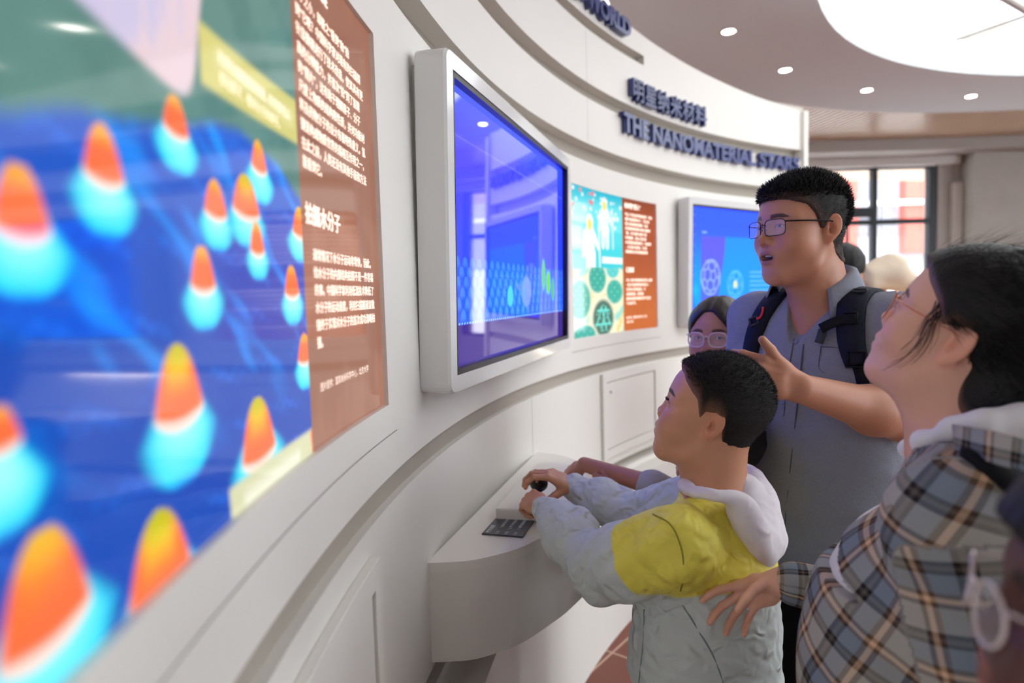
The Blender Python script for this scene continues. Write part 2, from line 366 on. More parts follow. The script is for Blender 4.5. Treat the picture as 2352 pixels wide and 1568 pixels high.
p2 = thing('lightbox_panel', 'backlit panel with white suited figures over green circles and brown text column', 'illuminated panel', cyl(145.2, PZ[0], 0))
SP2 = (POST2[1]-143.87)/(POST2[1]-POST2[0])
def art2(u, v):
    x = u/SP2; c = np.tile(lin((120, 232, 240)), (len(u), 1)); y = v
    c = mixc(c, lin((40, 190, 214)), sstep(.86, 1., y)); c = mixc(c, lin((70, 214, 224)), sstep(.66, .60, y)*sstep(.44, .5, x))
    c = mixc(c, lin((150, 244, 250)), sstep(.75, .70, y)*sstep(.5, .4, x)*.8)
    c = mixc(c, lin((80, 222, 232)), ((x > .58)*(y > .55)*(y < .73)).astype(float)*.7)
    for (X, Y, w, h) in ((.1, .83, .3, .08), (.0, .66, .28, .10)): c = mixc(c, lin((214, 248, 250)), sstep(w, w*.6, np.abs(x-X))*sstep(h, h*.6, np.abs(y-Y))*.7)
    r = np.random.default_rng(5)
    for k in range(46):
        X, Y, q = r.uniform(.02, .98), r.uniform(.76, .98), r.uniform(.006, .016); colr = lin((255, 255, 255)) if r.random() < .75 else lin((255, 110, 110))
        c = mixc(c, colr, sstep(q*1.5, q*.6, np.hypot((x-X)*.62, (y-Y)))*.9)
    wh = lin((255, 255, 252)); ye = lin((250, 226, 90))
    def ell(X, Y, a, bb, colr, st=1.):
        nonlocal c
        c = mixc(c, colr, sstep(1.15, .85, np.sqrt(((x-X)/a)**2+((y-Y)/bb)**2))*st)
    def bar(x0, y0, x1, y1, w0, w1, colr, st=1.):
        nonlocal c
        t = np.clip(((x-x0)*(x1-x0)+(y-y0)*(y1-y0))/((x1-x0)**2+(y1-y0)**2), 0, 1); d = np.hypot(x-x0-t*(x1-x0), (y-y0-t*(y1-y0))*1.4)
        w = w0+(w1-w0)*t; c = mixc(c, colr, sstep(w*1.15, w*.85, d)*st)
    for (X, Y, sc, st) in ((.66, .80, .92, .8), (.37, .63, 1.1, 1.)):   # two figures in white suits
        bar(X, Y+.06*sc, X+.0, Y-.06*sc, .085*sc, .075*sc, wh, st); bar(X-.035*sc, Y-.06*sc, X-.04*sc, Y-.19*sc, .045*sc, .035*sc, wh, st); bar(X+.05*sc, Y-.06*sc, X+.05*sc, Y-.19*sc, .045*sc, .035*sc, wh, st)
        bar(X-.08*sc, Y+.06*sc, X-.12*sc, Y-.07*sc, .035*sc, .025*sc, wh, st); bar(X+.08*sc, Y+.05*sc, X+.15*sc, Y-.02*sc, .032*sc, .025*sc, wh, st)
        ell(X, Y+.135*sc, .062*sc, .052*sc, wh, st); ell(X, Y+.12*sc, .042*sc, .035*sc, ye, .85)
        bar(X+.16*sc, Y+.1*sc, X+.17*sc, Y-.2*sc, .014, .014, wh, st*.8)
    c = mixc(c, wh, ((x > .6)*(x < 1.)*(y > .505)*(y < .55)).astype(float))
    low = np.tile(lin((250, 244, 206)), (len(u), 1)); low = mixc(low, lin((130, 222, 214)), sstep(.1, .5, noise2(x*3.2, y*6, 17, 6))*.8); low = mixc(low, lin((252, 206, 100)), sstep(.3, .7, noise2(x*4, y*7, 31, 6))*.8)
    c = mixc(c, low, sstep(.475, .445, y+.01*np.sin(x*12)))
    for (X, Y, a, bb, colr) in ((.16, .25, .20, .135, (70, 178, 160)), (.50, .395, .165, .10, (66, 178, 160)), (.83, .30, .155, .088, (72, 184, 164)), (.60, .115, .20, .13, (84, 120, 104)), (.23, .005, .22, .075, (70, 180, 166)), (.80, .46, .12, .06, (96, 210, 208))):
        m = y < .47
        ell(X, Y, a*1.12, bb*1.12, lin((252, 250, 224)), m*1.); ell(X, Y, a, bb, lin(colr), m*1.)
        rr = np.sqrt(((x-X)/a)**2+((y-Y)/bb)**2); g = np.abs(np.sin((x-X)*26+(y-Y)*52))*np.abs(np.sin((x-X)*26-(y-Y)*52)); c = mixc(c, lin((150, 230, 214)), sstep(.75, .95, g)*(rr < .8)*m*.7)
    # lattice inside the dark circle
    X, Y = .60, .115
    for (x0, y0, x1, y1) in ((-.13, -.06, -.03, .09), (.13, -.06, .05, .09), (-.03, .09, .06, -.1), (.05, .09, -.04, -.1), (-.15, -.05, .15, -.05), (-.11, .06, .12, .06)): bar(X+x0, Y+y0*.9, X+x1, Y+y1*.9, .009, .009, lin((120, 240, 226)))
    br = np.tile(lin((176, 90, 58)), (len(u), 1)); br = mixc(br, lin((206, 112, 60)), sstep(.7, .05, v)); br = mixc(br, lin((128, 66, 50)), sstep(.85, 1, v)*.6)
    return mixc(c, br, (u > SP2).astype(float))
art('picture', POST2[::-1], PZ, -.008, 260, 240, art2, M['lit'], p2)
b = MB()
P2A = ['早在上个世纪末科学家就发现了一种由', '碳原子构成的管状分子， 它比头发', '细五万倍而强度却是钢的 一百倍', '用它制成的材料既轻又韧可以做航天', '飞船， 也可以做电子器件 它的', '导电性能好， 因此人们说它是', '本世纪最有前途的材料之一 它能承受', '， 巨大的拉力和弯曲， 可以用', '来建造通向太空的电梯和各种桥']
P2B = ['只有一层原子厚的碳材料是世界上最薄', '一层的 也是最坚硬的纳米材料之一', '它的导电 导热性能极佳， 可', '以做成柔性屏， 透明电极', '超级电容器和传感器等多种产品应用', '于未来电子学。']
column(b, 143.45, 1.868, P2A, .0222, .0166, -.0072, .0005); column(b, 143.45, 1.553, P2B, .0224, .0162, -.0072, .0005)
wall_text(b, '纳米管“超人”', 143.5, 1.905, .0285, ins=-.0072, bold=.0011); wall_text(b, '石墨烯', 143.45, 1.598, .0285, ins=-.0072, bold=.0011)
wall_text(b, '图片提供：国家纳米科学中心 北京', 143.45, 1.372, .0142, ins=-.0072, offset=.0002); wall_text(b, '绘画工作室', 143.45, 1.352, .0142, ins=-.0072, offset=.0002)
b.build('text', M['peach'], p2)

# ---------------------------------------------------------------- wall screens
TW, THT = 1.181, .697
def monitor(thc, z, label, fn, d0=.118, strength=1.8, spec=.5):
    t = thing('wall_monitor', label, 'display screen', cyl(thc, z-THT/2, d0))
    a = rad(thc); n = np.array([-math.cos(a), -math.sin(a), 0]); w = np.array([-n[1], n[0], 0]); w = -w if w[1]*0+np.cross(n, w)[2] < 0 else w
    w = np.array([math.sin(a), -math.cos(a), 0]); w = -np.array([-math.sin(a), math.cos(a), 0]) if False else w    # towards smaller th
    up = np.array([0, 0, 1.]); tl = .021; N = n*math.cos(tl)+up*0-np.array([0, 0, math.sin(tl)])*1.; UPV = up*math.cos(tl)+n*math.sin(tl)
    c = cyl(thc, z, d0)
    def P(x, y, d): return c+w*x+UPV*y+N*d
    R = np.stack([w, UPV, N], 1)
    ft, fs, dp = .037, .037, .068
    def rr(W_, H_, r=.022, k=5):
        out = []
        for (sx, sy, a0) in ((1, 1, 0), (-1, 1, 90), (-1, -1, 180), (1, -1, 270)):
            for i in range(k+1):
                q = rad(a0+90*i/k); out.append((sx*(W_/2-r)+r*math.cos(q), sy*(H_/2-r)+r*math.sin(q)))
        return out
    b = MB(); o = rr(TW, THT); k = len(o); iw, ih = TW-2*fs, THT-2*ft
    inn = []
    for (x, y) in o: inn.append((max(-iw/2, min(iw/2, x*1.2)), max(-ih/2, min(ih/2, y*1.2))))
    bev = [(x*.994, y*.99) for x, y in o]
    rings = [[P(x, y, -dp) for x, y in o], [P(x, y, -.006) for x, y in o], [P(x, y, 0) for x, y in bev], [P(x, y, 0) for x, y in inn], [P(x, y, -.004) for x, y in inn]]
    V = [v for r_ in rings for v in r_]; Fc = [(i*k+j, i*k+(j+1) % k, (i+1)*k+(j+1) % k, (i+1)*k+j) for i in range(4) for j in range(k)]
    Fc.append(tuple(range(k))[::-1]); b.add(V, Fc); b.build('frame', M['tvw'], t)
    b = MB(); b.box(P(-.0, 0, -dp-.012), (TW-.05, THT-.045, .024), R); b.build('rear_case', M['tvw'], t, bevel=.006)
    b = MB(); b.box(P(0, 0, -dp-.05), (.5, .4, .055), R); b.build('wall_bracket', M['grey'], t)
    bz = .012
    b = MB()
    for (x, y, sx, sy) in ((0, ih/2-bz/2, iw, bz), (0, -ih/2+bz/2, iw, bz), (-iw/2+bz/2, 0, bz, ih), (iw/2-bz/2, 0, bz, ih)): b.box(P(x, y, -.013), (sx, sy, .022), R)
    b.build('bezel', M['black'], t)
    nx, ny = 400, 170; u, v = np.meshgrid(np.linspace(0, 1, nx), np.linspace(0, 1, ny)); u = u.ravel(); v = v.ravel()
    sw, sh = iw-2*bz, ih-2*bz
    V = c+np.outer((u-.5)*sw, w)+np.outer((v-.5)*sh, UPV)+N*-.020
    i = np.arange(nx*ny).reshape(ny, nx); Fc = np.c_[i[:-1, :-1].ravel(), i[:-1, 1:].ravel(), i[1:, 1:].ravel(), i[1:, :-1].ravel()]
    new_mesh('screen', V, Fc, screen_mat('lit_screen', strength, .02, spec), t, True, fn(u, v))
    return t
def scr1(u, v):
    c = np.tile(lin((70, 66, 214)), (len(u), 1)); c = mixc(c, lin((44, 70, 226)), sstep(.75, .3, v)); c = mixc(c, lin((78, 92, 200)), sstep(.8, 1., v)); c = mixc(c, lin((20, 60, 220)), sstep(.25, 1., u)*.6)
    for k in range(5, -1, -1):                       # rows of rounded blue bumps, nearer rows lower and larger
        y0 = .15+.045*k*(1-.02*k); h = .062-.002*k; w = .049-.0012*k; x = (u+(k % 2)*w/2)/w; f = x-np.floor(x)-.5
        top = y0+h*np.sqrt(np.clip(1-(f*2)**2, 0, 1)); inside = (v < top)*(v > y0-.05)
        e = (top-v)/h; cc = mixc(np.tile(lin((44, 84, 224)), (len(u), 1)), lin((30, 90, 226)), sstep(.3, 1.1, e)); cc = mixc(cc, lin((84, 146, 244)), sstep(.5, .15, np.hypot(f*1.1, (e-.4)*.9))*.7); cc = mixc(cc, lin((26, 44, 160)), sstep(.085, .03, e)*.8)
        c = mixc(c, cc, inside*(1-.06*k))
    c = c*[.52, .58, 1.5]
    for (X, Y, w, h, colr) in ((.40, .25, .025, .05, (60, 150, 24)), (.74, .36, .022, .09, (56, 150, 40)), (.80, .32, .03, .07, (64, 154, 36)), (.86, .28, .022, .07, (50, 140, 60)), (.55, .27, .05, .08, (90, 110, 120))):
        c = mixc(c, lin(colr), sstep(1.1, .8, np.sqrt(((u-X)/w)**2+((v-Y)/h)**2)))
    c = mixc(c, lin((46, 30, 104)), sstep(.152, .148, v)); c = mixc(c, lin((120, 170, 230)), sstep(.004, .002, np.abs(v-.152))*((np.floor(u*130) % 2) == 0))
    c = mixc(c, lin((150, 160, 220)), sstep(.002, .001, np.abs(v-.83))*.4)
    return c
def scr2(u, v):
    c = np.tile(lin((64, 96, 240)), (len(u), 1)); c = mixc(c, lin((30, 150, 250)), sstep(.85, .3, v)); c = mixc(c, lin((36, 180, 255)), sstep(.1, .0, np.abs(v-.25))*sstep(.09, .02, u)); c = mixc(c, lin((10, 90, 240)), sstep(.16, .02, v)*.9)
    c = mixc(c, lin((70, 150, 240)), sstep(.82, .80, v)*sstep(.76, .78, v)*0)
    pan = (v < .75)*(u > .085); c = mixc(c, lin((40, 146, 250)), pan*.8)
    x1 = .29-.055*sstep(.75, .1, v); tr = pan*(u < x1); c = mixc(c, mixc(np.tile(lin((104, 92, 176)), (len(u), 1)), lin((88, 104, 240)), sstep(.7, .2, v)), tr*1.)
    for k in range(7): c = mixc(c, lin((170, 190, 255)), sstep(.012, .006, np.hypot((u-.025)*1.7, v-(.93-.09*k)))*.5)
    c = mixc(c, lin((170, 190, 250)), (np.abs(v-.78) < .008)*(u > .09)*(u < .13)*.7)
    # two carbon cages
    g = (1+5**.5)/2; P = []
    for (a, bb, d) in ((0, 1, 3*g), (1, 2+g, 2*g), (2, 1+2*g, g)):
        for sa in (1, -1):
            for sb in (1, -1):
                for sd in (1, -1):
                    q = (a*sa, bb*sb, d*sd)
                    for k in range(3): P.append(tuple(round(q[(j+k) % 3], 5) for j in range(3)))
    P = np.array(sorted(set(P))); Rm = np.array(Matrix.Rotation(.5, 3, 'X') @ Matrix.Rotation(.35, 3, 'Y')); P = P@Rm.T
    E = [(i, j) for i in range(60) for j in range(i) if np.linalg.norm(P[i]-P[j]) < 2.1]
    for (X, Y, sx, sy, st, colr) in ((.165, .37, .0165, .0335, .75, (178, 190, 246)), (.385, .30, .0145, .027, .6, (120, 200, 250))):
        m = np.hypot((u-X)/sx, (v-Y)/sy) < 5.6; uu = u[m]; vv = v[m]; k = np.zeros(len(uu))
        for i, j in E:
            if P[i, 2]+P[j, 2] < -3: continue
            ax, ay = X+P[i, 0]*sx, Y+P[i, 1]*sy; bx, by = X+P[j, 0]*sx, Y+P[j, 1]*sy; wx = 1.72
            dx, dy = (bx-ax)*wx, by-ay; t = np.clip(((uu-ax)*wx*dx+(vv-ay)*dy)/(dx*dx+dy*dy+1e-9), 0, 1); d = np.hypot((uu-ax)*wx-t*dx, vv-ay-t*dy); k = np.maximum(k, sstep(.010, .004, d))
        cc = c[m]; c[m] = mixc(cc, lin(colr), k*st)
    c = mixc(c, lin((236, 226, 70)), sstep(1.1, .7, np.hypot((u-.385)/.02, (v-.30)/.042)))
    for k in range(8): c = mixc(c, lin((150, 210, 255)), (np.abs(v-(.42-.045*k)) < .006)*(u > .52)*(u < .9-.1*(k % 3))*.6)
    return c*[.50, .62, 1.6]
monitor(162.87, 1.648, 'white framed wall screen showing blue bumps, nearest to the boy', scr1, spec=.9)
monitor(162.87-35.1, 1.648, 'white framed wall screen showing carbon cages, behind the man in glasses', scr2, spec=.25)

# ---------------------------------------------------------------- curved console shelf
SHELF_Z = .94
def shelf(th0, label):
    prof = [(7.0, -.02), (7.0, .0), (6.75, .09), (5.7, .18), (3.4, .262), (1.4, .303), (0, .315), (-1.4, .303), (-3.4, .262), (-5.7, .18), (-6.75, .09), (-7, .0), (-7, -.02)]
    P = np.array(prof); t = np.linspace(0, len(P)-1, 70); pts = np.c_[np.interp(t, range(len(P)), P[:, 0]), np.interp(t, range(len(P)), P[:, 1])]
    for _ in range(3): pts[1:-1] = (pts[:-2]+2*pts[1:-1]+pts[2:])/4
    poly = [cyl(th0+a, 0, max(i, -.004))[:2] for a, i in pts]
    t = thing('console_shelf', label, 'shelf', (*cyl(th0, .72, .1)[:2], .72))
    b = MB(); b.prism(poly, SHELF_Z-.02, SHELF_Z); b.build('shelf_top', M['off'], t, bevel=.002)
    cen = cyl(th0, 0, -.0)[:2]
    b = MB(); b.prism([np.array(p)+(cen-np.array(p))*.004 for p in poly], .72, SHELF_Z-.02); b.build('apron', M['white'], t)
    return t
shelf(164.1, 'white bow fronted console shelf under the nearest wall screen')
shelf(164.1-35.1, 'white bow fronted console shelf further along, beyond the access door')
cb = thing('control_box', 'low white control box on the console shelf under the boy\'s hands', 'control box', cyl(164, SHELF_Z, .17))
b = MB(); pts = [cyl(t, 0, .088)[:2] for t in np.linspace(167.2, 160.6, 12)]+[cyl(t, 0, .268)[:2] for t in np.linspace(160.6, 167.2, 12)]
b.prism(pts, SHELF_Z, SHELF_Z+.03); b.build('housing', M['off'], cb, bevel=.004)
JOY = WZ(1238, 1112, 1.02)
b = MB(); b.lathe([(.0, 0), (.028, 0), (.026, .006), (.01, .012), (.007, .03), (.0, .03)], (JOY[0], JOY[1], SHELF_Z+.03)); b.build('joystick_base', M['black'], cb, True, angle=40)
b = MB(); b.lathe([(.023*math.sin(a), -.021*math.cos(a)) for a in np.linspace(.02, pi-.02, 14)], (JOY[0], JOY[1], SHELF_Z+.03+.052)); b.build('joystick_knob', M['black'], cb, True)
def ledge_lamp(th, e):
    l = bpy.data.lights.new('ledge_lamp', 'AREA'); l.shape = 'RECTANGLE'; l.size = .5; l.size_y = .02; l.energy = e; l.color = (1, .86, .66); o = bpy.data.objects.new('ledge_lamp', l); COL.objects.link(o)
    p = cyl(th, 1.136, .012); o.location = p; d = cyl(th, 0, 1)-cyl(th, 0, 0); o.rotation_euler = Matrix(((-d[1], 0, d[0]*.3), (d[0], 0, d[1]*.3), (0, 1, -.95))).to_quaternion().to_euler() if False else (Vector((d[0]*.35, d[1]*.35, -1))).to_track_quat('-Z', 'Y').to_euler()
ledge_lamp(131.0, .7)
# instruction plate
M['slate'] = mat('slate_print', (60, 64, 72), .3); M['print'] = mat('white_print', (222, 226, 232), .5)
pl = thing('instruction_plate', 'dark grey instruction plate with white printing lying on the shelf', 'plate', (-.017, 1.562, SHELF_Z))
ux = np.array([.275, .961, 0]); uy = np.array([-.961, .275, 0]); pc = np.array([-.0155, 1.562, SHELF_Z])
R = np.stack([ux, uy, np.array([0, 0, 1.])], 1)
b = MB(); b.box(pc+(0, 0, .002), (.150, .100, .004), R); b.build('plate', M['slate'], pl, bevel=.0008)
b = MB()
def flat_text(b, body, x, y, size, off=0.):
    V, F_ = text_mesh(body, size, 0, off); b.add(pc+np.outer(V[:, 0]+x, ux)+np.outer(V[:, 1]+y, uy)+np.array([0, 0, .0046]), F_)
flat_text(b, '操作说明', -.068, .033, .0125, .0003)
for k, s in enumerate(('1  推动摇杆选择', '2  按下按钮确认', '3  旋转观看模型')): flat_text(b, s, -.035, .012-.022*k, .0095, .0001); flat_text(b, '○ ◎', -.072, .012-.022*k, .0085, .0001)
b.build('text', M['print'], pl)

# ---------------------------------------------------------------- access doors in the lower wall
def access_door(t0, t1, z0, z1, label, post):
    t = thing('access_door', label, 'access door', cyl((t0+t1)/2, z0, 0))
    b = MB(); n = 10
    q = [cyl(t0+(t1-t0)*k/n, 0, .012)[:2] for k in range(n+1)]+[cyl(t1+(t0-t1)*k/n, 0, .0005)[:2] for k in range(n+1)]
    b.prism(q, z0, z1); b.build('door_leaf', M['white'], t, bevel=.0015)
    b = MB(); w = .05; e = math.degrees(w/CR)*.35
    def strip(a0, a1, y0, y1, d=.016):
        q = [cyl(a0+(a1-a0)*k/n, 0, d)[:2] for k in range(n+1)]+[cyl(a1+(a0-a1)*k/n, 0, .0004)[:2] for k in range(n+1)]; b.prism(q, y0, y1)
    strip(t0+.12, t1-.12, z1+.004, z1+.045); strip(t0+.12, t1-.12, z0-.045, z0-.004); strip(t0+.12+.5, t0+.1, z0-.045, z1+.045); strip(t1-.1, t1-.12-.4, z0-.045, z1+.045)
    b.build('door_frame', M['white'], t, bevel=.0015)
    k = cyl(t0-.55, z1-.045, .012); b = MB(); b.lathe([(0, 0), (.006, 0), (.005, .006), (0, .006)], k, 12, cyl(t0, 0, 1)-cyl(t0, 0, 0)); b.build('lock', M['grey'], t)
    return t
access_door(147.2, 140.0, .79, 1.093, 'white square access door in the lower wall beyond the boy\'s face', True)
access_door(186.0, 176.6, .70, 1.055, 'white access door low in the wall below the nearest lit panel', False)

# ---------------------------------------------------------------- ceiling
QX, QY, CZ = 4.75, 2.45, 3.25
def ring_mesh(name, r0, r1, z, m, n=96, cx=QX, cy=QY):
    V = disc(n, cx, cy, r0, z)+disc(n, cx, cy, r1, z); return new_mesh(name, V, [(i, (i+1) % n, n+(i+1) % n, n+i) for i in range(n)], m, None)
b = MB(); n = 96
V = disc(n, QX, QY, 3.28, CZ)+disc(n, QX, QY, 4.42, CZ)+disc(n, QX, QY, 3.28, CZ+.10)+disc(n, QX, QY, 4.42, CZ+.14)
b.add(V, [(i, (i+1) % n, n+(i+1) % n, n+i) for i in range(n)]+[(i, 2*n+i, 2*n+(i+1) % n, (i+1) % n) for i in range(n)]+[(n+i, n+(i+1) % n, 3*n+(i+1) % n, 3*n+i) for i in range(n)])
tag(b.build('ceiling', M['ceil']), kind='structure')
def glow(name, col, s):
    m = bpy.data.materials.new(name); m.use_nodes = True; nn = m.node_tree.nodes; nn.remove(nn['Principled BSDF']); e = nn.new('ShaderNodeEmission'); e.inputs[0].default_value = L4(*col); e.inputs[1].default_value = s
    m.node_tree.links.new(e.outputs[0], nn['Material Output'].inputs[0]); return m
M['sky'] = glow('luminous_ceiling', (240, 247, 255), SKYLIGHT); M['warm'] = glow('warm_panel', (255, 250, 232), 1.05); M['down'] = glow('downlight', (255, 246, 236), DOWNLIGHT)
def luminous(cx, cy, r, label, rods):
    t = thing('ceiling_light', label, 'ceiling light', (cx, cy, CZ+.03))
    b = MB(); n = 96; b.add(disc(n, cx, cy, r+.02, CZ+.03), [tuple(range(n))]); b.build('diffuser', M['sky'], t)
    if rods:
        w = lambda px, py: WZ(px, py, CZ+.02)
        b = MB(); b.tube([w(2196, 91), w(2420, 14)], .012); b.tube([w(2290, -14), w(2420, 62)], .022); b.build('brace_rod', M['grey'], t)
        w = lambda px, py: WZ(px, py, CZ+.026)
        b = MB(); b.add([w(2205, 92), w(2420, 20), w(2420, 112)], [(0, 1, 2)]); b.add([w(2130, -20), w(2250, -20), w(2290, 30), w(2180, 78), w(2120, 60)], [(0, 1, 2, 3, 4)]); b.build('warm_patch', M['warm'], t)
    return t
luminous(QX, QY, 3.28, 'huge glowing round ceiling light at the top right', True)
luminous(-2.45, 4.6, 3.27, 'second round ceiling light glimpsed above the top edge of the curved wall', False)
for k, a in enumerate([146.6, 130.2, 112.9, 95.4]):
    x, y = QX+3.855*math.cos(rad(a)), QY+3.855*math.sin(rad(a))
    lab = ['round recessed downlight nearest the curved wall top', 'second round downlight out from the curved wall top', 'third round downlight, above the post end of the wall', 'fourth round downlight, furthest right beneath the ceiling light rim'][k]
    t = thing('downlight', lab, 'downlight', (x, y, CZ), 'downlights ringing the ceiling light')
    b = MB(); b.lathe([(.042, -.001), (.054, -.001), (.054, -.006), (.042, -.004)], (x, y, CZ)); b.build('trim_ring', M['tvw'], t, True)
    b = MB(); b.add(disc(20, x, y, .043, CZ-.0045), [tuple(range(20))[::-1]]); b.build('lens', M['down'], t)
# slatted timber ceiling outside the ring
M['slat'] = mat('timber_slats', (216, 190, 162), .3, spec=.6, var=.12, vscale=2)
b = MB(); d = np.array([.196, -.981]); nrm = np.array([.981, .196])
for k in range(-60, 125):
    o = np.array([3.2, 7.6])+nrm*.075*k; q = o+d*(-3.0), o+d*7.0
    b.box((*((q[0]+q[1])/2), CZ+.06), (.040, 10.0, .06), Matrix.Rotation(math.atan2(d[1], d[0])-pi/2, 3, 'Z'))
tag(b.build('trim_3', M['slat']), kind='structure')
b = MB(); b.box((2.5, .8, CZ+.45), (21.4, 16.2, .1)); tag(b.build('roof', M['ceil']), kind='structure')

# ---------------------------------------------------------------- far side of the hall
BY = 8.65
M['stone'] = mat('grey_stone', (176, 172, 164), .7, bump=.25, bscale=30, var=.10, vscale=5)
M['jamb'] = mat('pale_jamb', (206, 200, 194), .6)
def at(px, py): return W(px, py, BY)
x_l, x_m, x_r = at(1700, 500)[0], at(2010, 500)[0], at(2143, 500)[0]
zt, ztr = at(2000, 385)[2], at(2075, 508)[2]
x_p0, x_p1, x2_0 = at(2203, 450)[0], at(2338, 450)[0], at(2342, 450)[0]
zb = .75
b = MB()
def pane_wall(x0, x1, z0, z1): b.box(((x0+x1)/2, BY+.15, (z0+z1)/2), (x1-x0, .3, z1-z0))
pane_wall(-8.2, x_l, 0, CZ+.4); pane_wall(x_r+.06, x2_0, 0, CZ+.4); pane_wall(x_l, x_r+.06, zt+.02, CZ+.4); pane_wall(x_l, x_r+.06, 0, zb); pane_wall(x2_0, 13.2, zt+.02, CZ+.4); pane_wall(x2_0, x2_0+2.2, 0, zb); pane_wall(x2_0+2.2, 13.2, 0, zt+.02)
tag(b.build('wall_back', M['grey']), kind='structure')
b = MB(); b.box(((x_p0+x_p1)/2, BY-.12, 1.6), (x_p1-x_p0, .3, 3.2)); tag(b.build('wall_pillar', M['stone']), kind='structure')
b = MB(); b.box(((x_l+x_p0)/2-.15, BY-.04, at(2000, 376)[2]+.05), (x_p0-x_l+.2, .12, .20)); b.box(((x_r+x_p0)/2+.10, BY-.03, 1.4), (.12, .1, 2.8)); tag(b.build('trim_4', M['jamb']), kind='structure')
b = MB(); b.box((2.5, BY-.25, CZ-.03), (21, .5, .16)); tag(b.build('trim_5', M['grey']), kind='structure')
glass = mat('glass', (255, 255, 255), .02, spec=.4, alpha=.12)
def window(name, x0, xm, x1, label=None):
    o = bpy.data.objects.new(name, None); COL.objects.link(o); o.location = ((x0+x1)/2, BY+.1, zb); tag(o, kind='structure')
    b = MB()
    for x, w in ((x0, .06), (xm, .07), (x1, .10)): b.box((x, BY+.05, (zb+zt)/2), (w, .09, zt-zb))
    for z, h in ((zb, .08), (ztr, .07), (zt, .05)): b.box(((x0+x1)/2, BY+.05, z), (x1-x0, .08, h))
    b.box(((x0+xm)/2, BY+.05, ztr+.13), (xm-x0, .1, .13)); b.box((xm-.34, BY+.05, (zb+ztr)/2), (.025, .05, ztr-zb))
    b.build('window_frame', M['metal'], o)
    b = MB(); b.box(((x0+x1)/2, BY+.09, (zb+zt)/2), (x1-x0, .006, zt-zb)); b.build('pane', glass, o)
window('window_1', x_l, x_m, x_r); window('window_2', x2_0+.04, x2_0+1.1, x2_0+2.2)
b = MB(); b.box((-8.1, .8, 1.8), (.2, 16.2, 3.7)); tag(b.build('wall_west', M['ceil']), kind='structure')
b = MB(); b.box((13.1, .8, .35), (.2, 16.2, .7)); b.box((13.1, .8, 3.4), (.2, 16.2, .5))
for y in (-7.1, -3.9, -.8, 2.3): b.box((13.1, y, 1.8), (.2, .4, 3.7))  # unseen openings between the piers, added so sky light brightens the ceiling
b.box((13.1, 5.55, 1.8), (.2, 6.5, 3.7))
tag(b.build('wall_east', M['ceil']), kind='structure')
b = MB(); b.box((2.5, -7.2, 1.8), (21.4, .2, 3.7)); tag(b.build('wall_front', M['ceil']), kind='structure')
# building across the street
M['pink'] = mat('salmon_render', (206, 84, 70), .8); M['pale'] = mat('pale_render', (170, 170, 180), .8); M['lane'] = mat('pale_paving', (240, 238, 236), .8); M['win'] = mat('grey_window', (120, 124, 134), .3)
st = thing('building', 'salmon and pale grey building seen through the far window', 'building', (6, 15.3, 0))
b = MB(); b.box((6, 15.3, 5), (26, .5, 10)); b.build('facade', M['pale'], st)
b = MB()
for px in (1925, 2105, 2330): x = W(px, 450, 15)[0]; b.box((x, 14.95, 6.1), (.72, .3, 7.8))
b.build('salmon_pier', M['pink'], st)
b = MB()
for px in (1985, 2040): x = W(px, 450, 15)[0]; b.box((x, 15.02, 3.3), (.3, .1, 1.3))
b.build('window_pane', M['win'], st)
b = MB(); b.box((6, 14.6, W(2050, 465, 14.6)[2]), (26, .08, .09)); b.build('cornice', M['lane'], st)
b = MB(); b.box((6, 14.7, 1.0), (26, .9, 1.9)); b.build('plinth', M['lane'], st)
b = MB(); b.box((6, 14.4, -.06), (40, 11.2, .1)); tag(b.build('ground', M['lane']), kind='structure')
#PEOPLE
# ---------------------------------------------------------------- figures: implicit surfaces meshed on a sparse grid
import openvdb
f32 = np.float32
def V3(*a): return np.array(a, float)
def unit(v): v = np.asarray(v, float); return v/np.linalg.norm(v)
class Sd:
    """a smooth union of ellipsoids and tapered limbs"""
    def __init__(s): s.ops = []
    def ell(s, c, r, k=.01, R=None, sub=False): s.ops.append(('e', np.array(c, f32), np.array(r, f32), None if R is None else np.array(R, f32), k, sub)); return s
    def cap(s, a, b, ra, rb=None, k=.01, sub=False):
        s.ops.append(('c', np.array(a, f32), np.array(b, f32), (ra, ra if rb is None else rb), k, sub)); return s
    def chain(s, P, rs, k=.01):
        for i in range(len(P)-1): s.cap(P[i], P[i+1], rs[i], rs[i+1], k)
        return s
    def fn(s, f, k=.01, sub=False): s.ops.append(('f', f, None, None, k, sub)); return s
    def box(s, c, h, r, R, k=.01, sub=False): s.ops.append(('b', np.array(c, f32), np.array(h, f32), (np.array(R, f32), r), k, sub)); return s
    def __call__(s, P):
        P = P.astype(f32); d = np.full(len(P), 1e3, f32)
        for t, a, b, c, k, sub in s.ops:
            if t == 'e':
                q = P-a
                if c is not None: q = q@c
                k0 = np.sqrt(((q/b)**2).sum(1)); k1 = np.sqrt(((q/(b*b))**2).sum(1)); e = np.where(k1 > 1e-9, k0*(k0-1)/np.maximum(k1, 1e-9), -float(b.min()))
            elif t == 'c':
                ab = b-a; L = float(ab@ab)+1e-12; h = np.clip(((P-a)@ab)/L, 0, 1); e = np.sqrt(((P-a-h[:, None]*ab)**2).sum(1))-(c[0]+(c[1]-c[0])*h)
            elif t == 'b':
                q = np.abs((P-a)@c[0])-b+c[1]; e = np.sqrt((np.maximum(q, 0)**2).sum(1))+np.minimum(q.max(1), 0)-c[1]
            else: e = a(P)
            if sub:
                h = np.maximum(k-np.abs(d+e), 0)/k; d = np.maximum(d, -e)+h*h*k*.25
            else:
                h = np.maximum(k-np.abs(d-e), 0)/k; d = np.minimum(d, e)-h*h*k*.25
        return d
